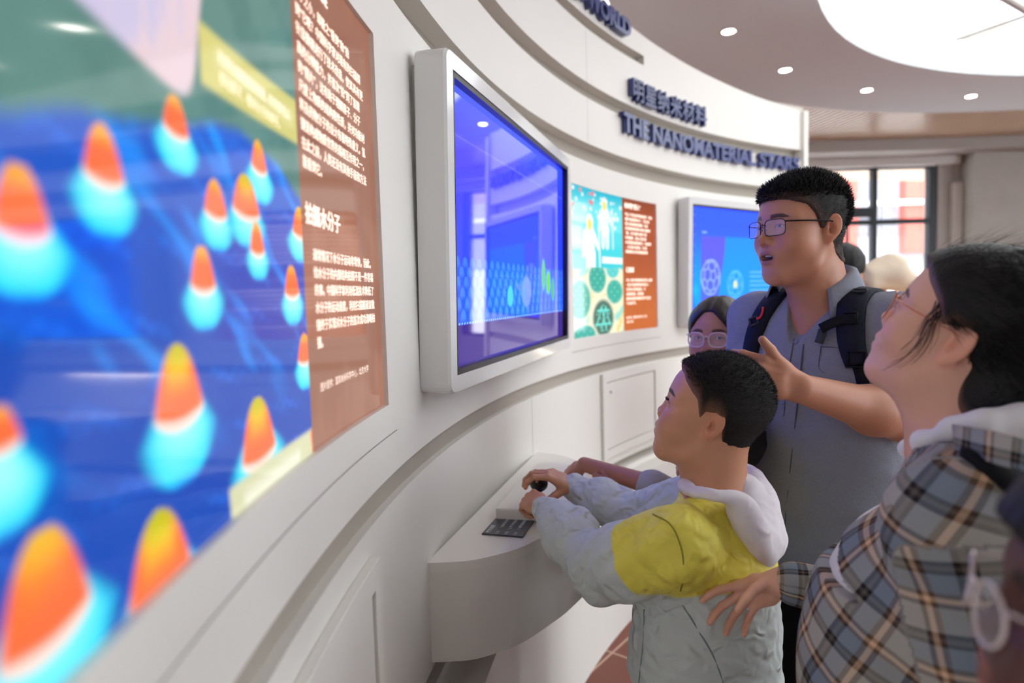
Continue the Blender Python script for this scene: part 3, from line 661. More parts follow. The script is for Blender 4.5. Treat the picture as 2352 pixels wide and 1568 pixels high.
def smin(a, b, k): h = np.maximum(k-np.abs(a-b), 0)/k; return np.minimum(a, b)-h*h*k*.25
def smax(a, b, k): return -smin(-a, -b, k)
def polygonize(f, lo, hi, h):
    lo = np.array(lo, float); hi = np.array(hi, float); B = 8; nb = np.ceil((hi-lo)/(B*h)).astype(int)
    g = np.stack(np.meshgrid(*[np.arange(n) for n in nb], indexing='ij'), -1).reshape(-1, 3)
    c = lo+(g*B+(B-1)/2)*h; d = f(c); rr = B*h*.5*1.75*1.25
    gc = np.stack(np.meshgrid(*[np.arange(n+1) for n in nb], indexing='ij'), -1).reshape(-1, 3); dc = f(lo+(gc*B-.5)*h).reshape(nb+1); mn = dc; mx = dc
    for ax in range(3):
        sl = [slice(None)]*3; s2 = [slice(None)]*3; sl[ax] = slice(0, -1); s2[ax] = slice(1, None); mn, mx = np.minimum(mn[tuple(sl)], mn[tuple(s2)]), np.maximum(mx[tuple(sl)], mx[tuple(s2)])
    mixed = ((mn < .002)&(mx > -.002)).ravel(); nearm = (np.abs(d) <= rr)|mixed
    grid = openvdb.FloatGrid(2*h)
    for q in g[(d < 0)&~nearm]: i = [int(x)*B for x in q]; grid.fill(tuple(i), tuple(x+B-1 for x in i), -2*h, False)
    near = g[nearm]; o = np.stack(np.meshgrid(*[np.arange(B)]*3, indexing='ij'), -1).reshape(-1, 3)
    for s in range(0, len(near), 600):
        q = near[s:s+600]; P = lo+((q[:, None, :]*B+o[None]).reshape(-1, 3))*h; D = np.clip(f(P), -2*h, 2*h).astype(f32).reshape(len(q), B, B, B)
        for i, blk in zip(q, D): grid.copyFromArray(blk, ijk=tuple(int(x)*B for x in i))
    pts, quads = grid.convertToQuads(isovalue=0.)
    return lo+pts.astype(float)*h, np.asarray(quads, np.int32)
def keep_big(V, Q):
    """drop loose crumbs, keep the largest connected piece"""
    p = np.arange(len(V))
    for _ in range(200):
        m = p[Q].min(1); n = p.copy()
        for j in range(4): np.minimum.at(n, Q[:, j], m); np.minimum.at(n, p[Q[:, j]], m)
        n = n[n]
        if (n == p).all(): break
        p = n
    ids, cnt = np.unique(p, return_counts=True); b = ids[cnt.argmax()]; fk = p[Q[:, 0]] == b; used = np.unique(Q[fk]); mp = np.full(len(V), -1); mp[used] = np.arange(len(used))
    return V[used], mp[Q[fk]].astype(np.int32)
def sd_mesh(name, f, lo, hi, h, m, parent, colf=None, big=True):
    V, Q = polygonize(f, lo, hi, h)
    if big and len(V): V, Q = keep_big(V, Q)
    return new_mesh(name, V, Q, m, parent, True, None if colf is None else colf(V))
def fold(P, seed, f, n=4, warp=.5):
    """cloth wrinkles: warped ridges, about -1..1"""
    r = np.random.default_rng(seed); P = np.asarray(P, float)*f; out = 0
    for k in range(n):
        a = unit(r.normal(size=3)); b = unit(r.normal(size=3)); out = out+(1-2*np.abs(np.sin(P@a*(1+.5*k)+warp*2*np.sin(P@b*.7+r.uniform(0, 6))+r.uniform(0, 6))))/(1+.6*k)
    return out/(1.6+.3*n)
def wob(P, seed, f, n=5):
    r = np.random.default_rng(seed); P = np.asarray(P, float)*f; out = 0
    for k in range(n): out = out+np.sin(P@(unit(r.normal(size=3))*(1+.6*k))+r.uniform(0, 6.3))/(1+.5*k)
    return out/2.2
def frame(fwd, up=(0, 0, 1)):
    x = unit(fwd); y = unit(np.cross(up, x)); return np.stack([x, y, np.cross(x, y)], 1)     # columns: forward, left, up
def yawpitch(fx, fy, pitch, roll=0):
    R = frame((fx, fy, 0)); p = rad(pitch); r = rad(roll)
    Rp = np.array([[math.cos(p), 0, -math.sin(p)], [0, 1, 0], [math.sin(p), 0, math.cos(p)]]); Rr = np.array([[1, 0, 0], [0, math.cos(r), -math.sin(r)], [0, math.sin(r), math.cos(r)]])
    return R@Rp@Rr
class Head:
    """head in its own axes (x forward, y left, z up, origin between the ears), in metres for an adult, placed by c, R, sc"""
    def __init__(s, c, R, sc=1., cran=1., jaw=1., nose=1., mouth=.0012, lids=.0036, cheek=1., child=0., female=0., nape=0.):
        s.c = np.array(c, float); s.R = np.array(R, float); s.sc = sc; s.child = child
        b = Sd(); b.ell((-.010, 0, .048), (.096, .0775*cran, .083*cran), .02); b.ell((.030, 0, .046), (.059, .065, .052), .03)
        b.ell((.034, 0, -.018), (.057, .063*cheek, .066), .03); b.ell((.036, 0, -.060), (.055, .049*jaw, .045), .03)
        if nape: b.cap((-.030, 0, -.03), (-.052, 0, -.13), nape, nape*1.02, .03)
        f = Sd(); f.fn(b, .001)
        for y in (1, -1):
            f.cap((-.004, .054*y*jaw, -.03), (.020, .046*y*jaw, -.072), .013, .015, .03); f.cap((.020, .046*y*jaw, -.072), (.068, .016*y, -.092), .014, .016, .03)
            f.ell((.056, .042*y*cheek, -.018), (.03, .025, .027), .03)
            if child: f.ell((.06, .036*y, -.042), (.028, .022, .024), .03)
            f.cap((.081, .012*y, .035), (.064, .05*y, .034), .0095-.002*female-.002*child, .009, .02)
        f.ell((.070, 0, -.089), (.0215-.003*child, .025, .0185), .022)
        for y in (1, -1):
            f.ell((.103, .033*y, .015), (.021, .022, .0125), .014, None, True); f.ell((.0765, .0325*y, .015), (.0142, .0165, .0138), .008)
        tip = .1055+.003*(nose-1)*10-.004*child
        f.cap((.087, 0, .020), (tip-.002, 0, -.011), .0062, .0085*nose, .012); f.ell((tip, 0, -.0145), (.0095*nose, .0098*nose, .0088), .006)
        for y in (1, -1): f.ell((.0955, .0122*y*nose, -.0185), (.0105, .0072, .0082), .006)
        f.ell((.081, 0, -.048), (.0165+.002*child, .031, .021), .02)
        for y in (1, -1): f.ell((.1005, .0062*y, -.0268), (.0042, .0036, .004), .004, None, True)
        o = mouth
        f.ell((.0945, 0, -.0440+o*.3), (.0088, .0215, .0058), .006); f.ell((.0925, 0, -.0575-o*.9), (.0088, .0185, .0066), .006)
        f.ell((.104, 0, -.0505-o*.35), (.0145+o*.6, .0225, o), .003, None, True)
        for y in (1, -1): f.ell((.0935, .0325*y, .0148), (.0085, .0142, lids), .002, None, True)
        for y in (1, -1):          # ears
            a = rad(24); Re = np.array([[math.cos(a), y*math.sin(a), 0], [-y*math.sin(a), math.cos(a), 0], [0, 0, 1]])@np.array([[math.cos(.2), 0, -math.sin(.2)], [0, 1, 0], [math.sin(.2), 0, math.cos(.2)]])
            ec = np.array((-.012, .0805*y, .004))
            def E(p, r, k, sub=False): f.ell(ec+Re@np.array((p[0], p[1]*y, p[2])), r, k, Re, sub)
            E((0, 0, .004), (.0175, .0062, .0275), .006); E((.004, -.002, -.021), (.0095, .0058, .0115), .008)
            E((-.0005, .0062, .006), (.0128, .0052, .0215), .003, True); E((-.002, .0015, .004), (.0088, .0045, .017), .004); E((.0055, .0062, -.003), (.0082, .0100, .0115), .004, True)
            E((.012, .001, -.004), (.004, .0045, .007), .004)
        s.base = b; s.full = f; s.eye_o = mouth
    def loc(s, P): return ((P-s.c)@s.R)/s.sc
    def w(s, p): return s.c+s.R@(np.asarray(p, float)*s.sc)
    def d(s, P): return s.full(s.loc(P))*s.sc
    def bounds(s, m=.03):
        r = .15*s.sc+m; return s.c-r, s.c+r
SKIN = {}
def skin_mat(name, col, rough=.45):
    m = mat(name, col, rough, spec=.4, sss=.12, vcol=True, bump=.04, bscale=420); return m
M['skin'] = skin_mat('skin', (205, 150, 120)); M['eye'] = mat('eyeball', (235, 232, 228), .08, vcol=True, spec=.6)
M['hair'] = mat('black_hair', (17, 15, 15), .55, spec=.3, var=.25, vscale=90); M['teeth'] = mat('teeth', (232, 228, 216), .25)
def skin_colors(head, base, brow=True, lip=(176, 104, 96), blush=.35):
    b = lin(base)
    def fn(V):
        c = np.tile(b, (len(V), 1)); c = c*(1+.04*wob(V, 3, 60)[:, None])
        q = head.loc(V); x, y, z = q.T; near = (x > .05)*(np.abs(z) < .13)*(np.abs(y) < .09)
        k = np.exp(-(((np.abs(y)-.042)/.02)**2+((z+.02)/.018)**2))*near; c = mixc(c, b*np.array([1.08, .82, .8]), k*blush)
        k = np.exp(-((y/.014)**2+((z+.016)/.012)**2))*(x > .09); c = mixc(c, b*np.array([1.05, .82, .78]), k*.4)
        o = head.eye_o; li = np.maximum(np.exp(-((y/.0215)**4+((z+.0445-o*.3)/.0058)**4)), np.exp(-((y/.0185)**4+((z+.0575+o*.9)/.0066)**4)))*(x > .078); c = mixc(c, lin(lip), li*.75)
        mo = np.exp(-((y/.021)**4+((z+.0505+o*.35)/(o+.0008))**4))*(x > .07)*(x < .0985); c = mixc(c, lin((60, 22, 22)), mo*(.8 if o > .002 else .5))
        if brow:
            yy = np.abs(y); zb = .0375-9*(yy-.030)**2; k = sstep(.0058, .0032, np.abs(z-zb)*(1+sstep(.04, .054, yy)*1.4))*sstep(.012, .017, yy)*sstep(.056, .05, yy)*(x > .045); c = mixc(c, lin((32, 25, 24)), k*.88)
        ln = sstep(.0016, .0006, np.abs(z-(.0148+.0036-60*(np.abs(y)-.0325)**2*.35)))*(np.abs(np.abs(y)-.0325) < .0155)*(x > .06); c = mixc(c, lin((38, 26, 24)), ln*.75)
        ear = (np.abs(y) > .077)*(np.abs(x) < .04)*(np.abs(z) < .05); c = mixc(c, b*np.array([1.08, .84, .78]), ear*.5)
        return np.clip(c, 0, 1)
    return fn
def eyes(head, parent, look=(1, 0, 0)):
    for y in (1, -1):
        n = 18; T, Ph = np.meshgrid(np.linspace(0, pi, n), np.linspace(0, 2*pi, 2*n, endpoint=False), indexing='ij'); st = np.stack([np.cos(T), np.sin(T)*np.cos(Ph), np.sin(T)*np.sin(Ph)], -1).reshape(-1, 3)
        r = .0126; R = frame(look); ang = T.ravel(); V = head.w(np.array((.0768, .0325*y, .015)))+((st@R.T)*r*head.sc)@head.R.T
        i = np.arange(n*2*n).reshape(n, 2*n); j = np.roll(i, -1, 1); Q = np.c_[i[:-1].ravel(), i[1:].ravel(), j[1:].ravel(), j[:-1].ravel()]
        c = np.tile(lin((232, 228, 224)), (len(V), 1)); c = mixc(c, lin((44, 28, 22)), (ang < .50).astype(float)); c = mixc(c, lin((4, 4, 5)), (ang < .22).astype(float))
        new_mesh('eye', V, Q, M['eye'], parent, True, c)
def hair_shell(head, parent, line, thick, h, noise=(.0015, 140), name='hair', extra=None, top=None, soft=.012, m=None, colf=None):
    """scalp hair: the skull pushed out where the hairline allows it; line(x, y) -> lowest z, thick(x, y, z)"""
    def f(P):
        q = head.loc(P); x, y, z = q.T; k = sstep(-soft, soft, z-line(x, y)); t = -.007+(thick(x, y, z)+.007)*k+k*noise[0]*wob(q, 9, noise[1])
        d = (head.base(q)-t)*head.sc
        if extra is not None: d = smin(d, extra(P), .012)
        return d
    lo, hi = head.bounds(.035); return sd_mesh(name, f, lo, hi, h, m or M['hair'], parent, colf)
def spikes(name, src, head, n, length, r, m, parent, sel, dirf, seed=1, curl=.0):
    """fine pointed strands rooted on the hair surface"""
    me = src.data; k = len(me.vertices); co = np.zeros(k*3); me.vertices.foreach_get('co', co); co = co.reshape(-1, 3); nm = np.zeros(k*3); me.vertices.foreach_get('normal', nm); nm = nm.reshape(-1, 3)
    co = co+np.array(src.parent.location)*0; g = np.random.default_rng(seed); q = head.loc(co); ok = np.where(sel(q))[0]; i = g.choice(ok, n); P = co[i]-nm[i]*.002; N = nm[i]
    D = dirf(q[i], (N@head.R))@head.R.T; D = D/np.linalg.norm(D, axis=1)[:, None]; D = D+g.normal(size=D.shape)*.16; D /= np.linalg.norm(D, axis=1)[:, None]
    L = length(q[i])*g.uniform(.6, 1.15, n); u = np.cross(D, g.normal(size=D.shape)); u /= np.linalg.norm(u, axis=1)[:, None]; w = np.cross(D, u); ring = []
    for a in (0, 2.094, 4.189): ring.append(P+r*(math.cos(a)*u+math.sin(a)*w))
    mid = P+D*(L*.55)[:, None]; tip = P+D*L[:, None]-np.array([0, 0, 1])*(curl*L)[:, None]
    for a in (0, 2.094, 4.189): ring.append(mid+.75*r*(math.cos(a)*u+math.sin(a)*w))
    V = np.stack(ring+[tip], 1).reshape(-1, 3); b = (np.arange(n)*7)[:, None]
    Q = np.concatenate([b+np.array([[0, 1, 4, 3]]), b+np.array([[1, 2, 5, 4]]), b+np.array([[2, 0, 3, 5]])]); T3 = np.concatenate([b+np.array([[3, 4, 6]]), b+np.array([[4, 5, 6]]), b+np.array([[5, 3, 6]])])
    F_ = [tuple(x) for x in Q.tolist()]+[tuple(x) for x in T3.tolist()]
    return new_mesh(name, V, F_, m, parent, True)
def strand_tubes(name, curves, r, m, parent):
    b = MB()
    for P in curves: b.tube(P, [r*(1-.7*i/(len(P)-1)) for i in range(len(P))], 4)
    return b.build(name, m, parent, True)
def hand(sd, wrist, d, n, side, sc=1., curl=((20, 30, 20),)*4, spread=(8, 2, -3, -9), thumb=(35, 25, 20, 20), k=.006):
    """palm and five fingers: d towards the fingers, n out of the back of the hand, side = +1 when the thumb lies towards n x d"""
    w = np.array(wrist, float); d = unit(d); n = unit(np.array(n, float)-d*np.dot(n, d)); s = np.cross(n, d)*side
    def Pt(a, b, c): return w+(d*a+s*b+n*c)*sc
    kn = [(.088, .027), (.092, .008), (.087, -.010), (.078, -.026)]; base = [(.012, .014), (.012, .005), (.012, -.005), (.012, -.013)]
    for (a, b), (a0, b0) in zip(kn, base): sd.cap(Pt(a0, b0, 0), Pt(a*.55, b*.85, .001), .0145*sc, .0135*sc, .012*sc); sd.cap(Pt(a*.55, b*.85, .001), Pt(a, b, .001), .0135*sc, .0105*sc, .010*sc)
    Ls = [(.043, .025, .021), (.048, .029, .022), (.044, .027, .022), (.034, .021, .019)]; rs = [.0094, .0096, .0090, .0080]; tips = []
    for i in range(4):
        p = Pt(kn[i][0], kn[i][1], .0); a = 0; sp = rad(spread[i]); r = rs[i]*sc
        for j in range(3):
            a += rad(curl[i % len(curl)][j]); dirv = (d*math.cos(sp)+s*math.sin(sp))*math.cos(a)-n*math.sin(a); q = p+dirv*Ls[i][j]*sc
            r2 = r*(.93 if j < 2 else .80); sd.cap(p, q, r, r2, .0035*sc if j else .006*sc); p = q; r = r2
        tips.append(p)
    sp, pal, b1, b2 = [rad(x) for x in thumb]; p = Pt(.022, .016, -.006); dirv = unit((d*math.cos(sp)+s*math.sin(sp))*math.cos(pal)-n*math.sin(pal)); q = p+dirv*.042*sc; sd.cap(p, q, .0155*sc, .0115*sc, .012*sc)
    inw = unit(-s*.8-n*.4+d*.0)
    for L, b, r0, r1 in ((.032, b1, .0112, .0105), (.027, b2, .0105, .0082)):
        ax = dirv*math.cos(b)+unit(inw-dirv*np.dot(inw, dirv))*math.sin(b); p = q; q = p+unit(ax)*L*sc; dirv = unit(ax); sd.cap(p, q, r0*sc, r1*sc, .004*sc)
    return tips
def legs(parent, hip, f, height, m, shoe, name='trousers', w=.085, r=(.085, .06, .05), lean=(0, 0)):
    """two trouser legs as one garment from the hips to the ankles, and a pair of shoes"""
    R = frame((f[0], f[1], 0)); hp = np.array(hip, float); sd = Sd(); hz = hp[2]
    sd.ell(hp+(0, 0, .02), (r[0]*1.25, w+r[0]*.95, .13*height/1.7), .05, R)
    ank = []
    for y in (1, -1):
        a = hp+R@V3(0, w*y, -.02); kn = np.array([a[0], a[1], hz*.53])+R@V3(.02, .0, 0); an = np.array([a[0], a[1], .075])+R@V3(-.02, .0, 0)+np.array([lean[0], lean[1], 0]); sd.chain([a, kn, an], r, .04); ank.append(an)
    fn = lambda P: sd(P)+.004*fold(P, 5, 18)
    L = np.min([hp, *ank], 0)-.22; H = np.max([hp, *ank], 0)+.22; L[2] = .05; H[2] = hz+.16
    sd_mesh(name, fn, L, H, .008, m, parent)
    for an in ank:
        s = Sd(); s.ell((an[0], an[1], .05)+R@V3(.05, 0, 0), (.125*height/1.7, .046, .05), .01, R); s.cap((an[0], an[1], .06), (an[0], an[1], .11), .05, .045, .02)
        g = lambda P: np.maximum(s(P), .004-P[:, 2]); sd_mesh('shoe', g, an*[1, 1, 0]-[.2, .2, .02], an*[1, 1, 0]+[.2, .2, .17], .006, shoe, parent)
def torso(sd, pelvis, chest, f, wch, wp, dch, dp, k=.06, up=None):
    """trunk between pelvis and chest, its own widths and depths"""
    R = frame((f[0], f[1], 0)); pel = np.array(pelvis); ch = np.array(chest)
    for t in np.linspace(0, 1, 5):
        c = pel+(ch-pel)*t; sd.ell(c, (dp+(dch-dp)*t, wp+(wch-wp)*t, np.linalg.norm(ch-pel)*.30), k, R)
def glasses(head, parent, m_frame, m_lens, w=.0265, hgt=.019, shape=4, r=.0011, y0=.0335, x0=.106, z0=.012, arm_r=.0016, drop=-.002, cover=.020, name='eyeglasses'):
    o = []
    b = MB(); lb = MB(); n = 28
    for s in (1, -1):
        ring = []
        for a in np.linspace(0, 2*pi, n, endpoint=False):
            c, e = math.cos(a), math.sin(a); py = math.copysign(abs(c)**(2/shape), c)*w; pz = math.copysign(abs(e)**(2/shape), e)*hgt
            ring.append(head.w((x0-.30*abs(y0*s+py)**2*40*.25, y0*s+py, z0+pz)))
        b.tube(ring+[ring[0], ring[1]], r, 6); c0 = np.mean(ring, 0); nrm = head.R@np.array((.0006, 0, 0)); V = [c0+nrm, *[p+nrm*.0 for p in ring], c0-nrm, *[p-nrm for p in ring]]
        lb.add(V, [(0, 1+i, 1+(i+1) % n) for i in range(n)])
        hx = x0-.30*(y0+w)**2*10; b.tube([head.w((hx, s*(y0+w), z0+hgt*.62)), head.w((hx-.006, s*(y0+w+.006), z0+hgt*.62)), head.w((.05, s*.0775, z0+hgt*.62+drop*.4)), head.w((0, s*.0815, z0+hgt*.62+drop)), head.w((-.022, s*.083, z0+hgt*.3+drop)), head.w((-.034, s*.081, z0-hgt*1.0))], arm_r, 6)
    b.tube([head.w((x0-.004, y0-w, z0+hgt*.35)), head.w((x0+.002, 0, z0+hgt*.55)), head.w((x0-.004, -(y0-w), z0+hgt*.35))], r*1.1, 6)
    for s in (1, -1): b.tube([head.w((x0-.003, s*(y0-w), z0-.002)), head.w((x0-.008, s*(y0-w-.002), z0-.007))], r*.8, 5)
    g = b.build(name, m_frame, parent, True); L = lb.build('lens', m_lens, None, True); attach(L, parent); L.parent = g; L.matrix_parent_inverse = Matrix.Identity(4); L.location = (0, 0, 0)
    return g
M['lensglass'] = mat('lens_glass', (255, 255, 255), .02, spec=.8, alpha=.16)
def person(label, foot): return thing('person', label, 'person', (foot[0], foot[1], 0))
def cloth(name, col, **k): return mat(name, col, **{**dict(rough=.85, spec=.2, sheen=.0, bump=.12, bscale=260, var=.05, vscale=30), **k})

def crumple(m, scale, strength, dist):
    """crisp creases of thin cloth as a ridged bump"""
    n = m.node_tree.nodes; l = m.node_tree.links; tc = n.new('ShaderNodeTexCoord'); w = n.new('ShaderNodeTexNoise'); w.inputs['Scale'].default_value = scale*.4; t = n.new('ShaderNodeTexNoise'); t.noise_type = 'RIDGED_MULTIFRACTAL'; t.inputs['Scale'].default_value = scale; t.inputs['Detail'].default_value = 3; t.inputs['Distortion'].default_value = .8
    l.new(tc.outputs['Object'], t.inputs['Vector']); b = n.new('ShaderNodeBump'); b.inputs['Strength'].default_value = strength; b.inputs['Distance'].default_value = dist; l.new(t.outputs['Fac'], b.inputs['Height']); l.new(b.outputs[0], n['Principled BSDF'].inputs['Normal']); n.remove(w); return m

def fade_col(H, line, skin, dark, w):
    def fn(V):
        x, y, z = H.loc(V).T; return mixc(np.tile(lin(skin), (len(V), 1)), lin(dark), sstep(-.004, w, z-line(x, y)))
    return fn
def trace(f, pts, t0=.2, t1=4.):
    """where the sight line through a photo pixel first meets surface f: points and outward normals"""
    D = np.array([(x-1176)/FPX*AR-(y-784)/FPX*AU+AF for x, y in pts]); D /= np.linalg.norm(D, axis=1)[:, None]; O = np.array([0, 0, EYE]); t = np.full(len(D), t0); best = t.copy(); bd = np.full(len(D), 9.)
    for _ in range(120):
        d = f(O+D*t[:, None]).astype(float); m = d < bd; best = np.where(m, t, best); bd = np.minimum(bd, d); t = np.minimum(t+np.clip(d*.8, -.02, .2), t1)
    P = O+D*best[:, None]; e = .003; N = np.stack([f(P+v)-f(P-v) for v in np.eye(3)*e], 1); N /= np.linalg.norm(N, axis=1)[:, None]+1e-9
    return P, N
def smooth_path(pts, n):
    pts = np.array(pts, float); t = np.linspace(0, len(pts)-1, n); k = np.clip(t.astype(int), 0, len(pts)-2); u = (t-k)[:, None]; g = np.gradient(pts, axis=0)
    a, b, ga, gb = pts[k], pts[k+1], g[k], g[k+1]; return a*(1+2*u)*(1-u)**2+ga*u*(1-u)**2+b*u*u*(3-2*u)+gb*u*u*(u-1)
def ribbon(name, f, path, width, thick, m, parent, lift=.004, n=28, curve=0.):
    """a strap lying on surface f along a path of pixels, width in metres"""
    P, N = trace(f, smooth_path(path, n)); return ribbon3(name, P, N, width, thick, m, parent, lift)
def ribbon3(name, P, N, width, thick, m, parent, lift=.004):
    for _ in range(3): P[1:-1] = (P[:-2]+2*P[1:-1]+P[2:])/4; N[1:-1] = (N[:-2]+2*N[1:-1]+N[2:])/4
    n = len(P); T = np.gradient(P, axis=0); T /= np.linalg.norm(T, axis=1)[:, None]; Wd = np.cross(T, N); Wd /= np.linalg.norm(Wd, axis=1)[:, None]; w = np.interp(np.linspace(0, 1, n), np.linspace(0, 1, len(np.atleast_1d(width))), np.atleast_1d(width)) if np.ndim(width) else np.full(n, width); V = []
    for i in range(n):
        c = P[i]+N[i]*lift
        for a, b in ((-.5, 0), (-.46, 1), (0, 1.15), (.46, 1), (.5, 0), (.46, -.6), (-.46, -.6)): V.append(c+Wd[i]*w[i]*a+N[i]*thick*b)
    Fc = [(i*7+j, i*7+(j+1) % 7, (i+1)*7+(j+1) % 7, (i+1)*7+j) for i in range(n-1) for j in range(7)]+[tuple(range(7))[::-1], tuple((n-1)*7+j for j in range(7))]
    return new_mesh(name, V, Fc, m, parent, True)
def seam_line(name, f, path, r, m, parent, n=24):
    P, N = trace(f, smooth_path(path, n)); b = MB(); b.tube(P+N*r*.3, r, 5); return b.build(name, m, parent, True)
def buttons(f, pts, r, m, parent):
    P, N = trace(f, pts)
    for p, nn in zip(P, N):
        b = MB(); b.lathe([(0, 0), (r, 0), (r, .0016), (r*.8, .0022), (r*.5, .0014), (0, .0014)], p, 14, nn); b.build('button', m, parent, True, angle=50)
SK = (206, 152, 124)
M['skirtdark'] = cloth('black_cloth', (22, 22, 26)); M['shoe'] = mat('dark_shoe', (40, 38, 38), .5); M['jean'] = cloth('dark_trousers', (40, 44, 54)); M['greypants'] = cloth('grey_trousers', (96, 100, 108))
def scalp(fr, te, si, na): return lambda x, y: np.interp(x, [-.1, -.06, -.03, .004, .014, .030, .048, .066, .078, .1], [na, na+.005, na+.03, si, si, te, te+.022, fr-.006, fr, fr+.005])

# ================================================================ man in glasses
def man():
    p = person('man in glasses and open grey-blue shirt with backpack straps, speaking', (.74, 1.52))
    f = unit((-.955, -.295, 0)); left = V3(-f[1], f[0], 0); R = yawpitch(f[0], f[1], -1, 0); sc = 1.0
    c = W(1902, 528, 1.42)-left*.078*sc; H = Head(c, R, sc, mouth=.0062, lids=.0026, jaw=1.05, cheek=1.06, nose=1.08, nape=.052)
    l = unit((.66, -.75, 0)); C = W(1890, 735, 1.53); tf = unit((-.75, -.66, 0)); shL, shR = C+l*.150+V3(0, 0, -.012), C-l*.16
    elL, wrL = W(2072, 962, 1.36), W(1842, 893, 1.27); elR, wrR = W(1712, 960, 1.64), W(1700, 1130, 1.56); pel = W(1895, 1255, 1.55); ch = C+V3(0, 0, -.10)
    nb = C+V3(0, 0, .03)+tf*.0
    s = Sd(); s.fn(H.d, .001); s.cap(H.w((-.022, 0, -.05)), nb+V3(0, 0, .01), .048, .050, .03); s.cap(H.w((.004, 0, -.068)), nb+tf*.022, .040, .05, .04)
    torso(s, pel, ch, tf, .145, .13, .095, .10); s.cap(nb+V3(0, 0, -.05), shL, .045, .042, .05); s.cap(nb+V3(0, 0, -.05), shR, .045, .042, .05)
    s.chain([shL, elL], (.046, .040), .03); s.chain([elL, elL+(wrL-elL)*.3, wrL], (.044, .047, .029), .03); s.chain([shR, elR, wrR], (.046, .038, .028), .03)
    d = W(1752, 858, 1.27)-wrL; hand(s, wrL, d, (-.05, -.95, .25), -1, 1.0, ((30, 38, 20), (34, 40, 22), (36, 42, 25), (40, 42, 25)), (2, -2, -6, -10), (24, -12, -4, 2), .006)
    hand(s, wrR, (0, -.1, -1), (-.6, .6, 0), 1, 1.0, ((15, 25, 15),)*4)
    lo = np.min([pel, wrL, shR, wrR], 0)-.22; hi = np.max([H.w((0, 0, .14)), elL, shR], 0)+.12
    sd_mesh('body', s, lo, hi, .0022, M['skin'], p, skin_colors(H, (196, 138, 110), lip=(150, 86, 84)))
    eyes(H, p, (1, .1, -.15))
    t = Sd()
    t.ell((.0868, 0, -.0475), (.0085, .0175, .0036), .001); t.ell((.0855, 0, -.0590), (.008, .015, .0028), .001); g = lambda P: t(H.loc(P))*sc
    sd_mesh('teeth', g, H.w((.08, 0, -.05))-.03, H.w((.08, 0, -.05))+.03, .0012, M['teeth'], p)
    # shirt
    q = Sd(); torso(q, pel+V3(0, 0, -.03), ch, tf, .178, .168, .118, .135, .07); q.cap(nb+V3(0, 0, -.035), shL, .062, .062, .06); q.cap(nb+V3(0, 0, -.035), shR, .062, .062, .06)
    slL = shL+(elL-shL)*.80; slR = shR+(elR-shR)*.62
    q.cap(shL, slL, .066, .064, .04); q.cap(shR, slR, .066, .066, .04)
    ap, _ = trace(q, [(1824, 778)]); vn = trace(q, [(1866, 690)])[0][0]
    cut = Sd(); cut.cap(nb+V3(0, 0, .04), nb+V3(0, 0, .12), .058, .09, .02); cut.cap(vn-tf*.005+V3(0, 0, .02), ap[0]+tf*.004, .062, .012, .02)
    hem = pel[2]-.11
    def shirt(P):
        e = q(P)+.0055*fold(P, 3, 13)+.002*fold(P, 8, 42); e = smax(e, -cut(P), .006); return np.maximum(e, hem+.02*np.sin(P[:, 0]*9)-P[:, 2])
    M['chambray'] = cloth('chambray', (142, 146, 158), bump=.25, bscale=420, var=.12, vscale=160)
    lo = np.min([pel, shR, slR, slL, shL], 0)-.21; hi = np.max([shL, shR, nb], 0)+.12; lo[2] = hem-.02
    sh = sd_mesh('shirt', shirt, lo, hi, .0036, M['chambray'], p)
    M['seamblue'] = cloth('seam_blue', (92, 96, 110)); M['btn'] = mat('button', (120, 130, 150), .3)
    for pth in ([(1824, 778), (1812, 850), (1802, 940), (1794, 1040), (1787, 1130), (1782, 1230)], [(1846, 790), (1838, 860), (1829, 950), (1818, 1050), (1809, 1140), (1800, 1240)]): seam_line('placket_seam', q, pth, .0016, M['seamblue'], sh)
    buttons(q, [(1828, 785), (1799, 930), (1793, 1015), (1789, 1090)], .0052, M['btn'], sh)
    seam_line('pocket_seam', q, [(1886, 795), (1940, 806), (1942, 860), (1885, 850), (1886, 795)], .0012, M['seamblue'], sh, 40)
    # folded collar round the neck, open at the front
    n = 41; ph = np.linspace(-122, 140, n); dr = np.array([-tf*math.cos(rad(a))+l*math.sin(rad(a)) for a in ph]); q2 = (np.abs(ph)/138)[:, None]; up = V3(0, 0, 1); cb = nb+V3(-.026, 0, .036)-tf*.012
    A0 = cb+dr*(.066+.006*q2)+up*(.020-.040*q2**2); A1 = cb+dr*(.072+.010*q2)+up*(.066-.056*q2**2); A2 = cb+dr*(.080+.014*q2)+up*(.062-.058*q2**2); A3 = cb+dr*(.100+.018*q2)+up*(.008-.075*q2**3); A2 = A2+dr*.002
    V = np.concatenate([A0, A1, A2, A3]); Fq = [(r_*n+i, r_*n+i+1, (r_+1)*n+i+1, (r_+1)*n+i) for r_ in range(3) for i in range(n-1)]
    oc = new_mesh('collar', V, Fq, M['chambray'], p, True); k = oc.modifiers.new('t', 'SOLIDIFY'); k.thickness = .004; k.offset = 0
    # hair
    tk = lambda x, y, z: np.interp(z, [-.05, .0, .04, .075, .10], [.006, .005, .004, .005, .006])+.008*sstep(.055, .09, x)*sstep(.06, .1, z)
    M['fade'] = mat('short_hair', (30, 28, 27), .6, spec=.3, vcol=True, bump=.5, bscale=500); ml = scalp(.070, .034, .004, -.075); fadec = fade_col(H, ml, (78, 60, 50), (24, 22, 21), .050)
    hs = hair_shell(H, p, ml, tk, .0022, (.0012, 210), soft=.007, m=M['fade'], colf=fadec)
    hm = M['hair']
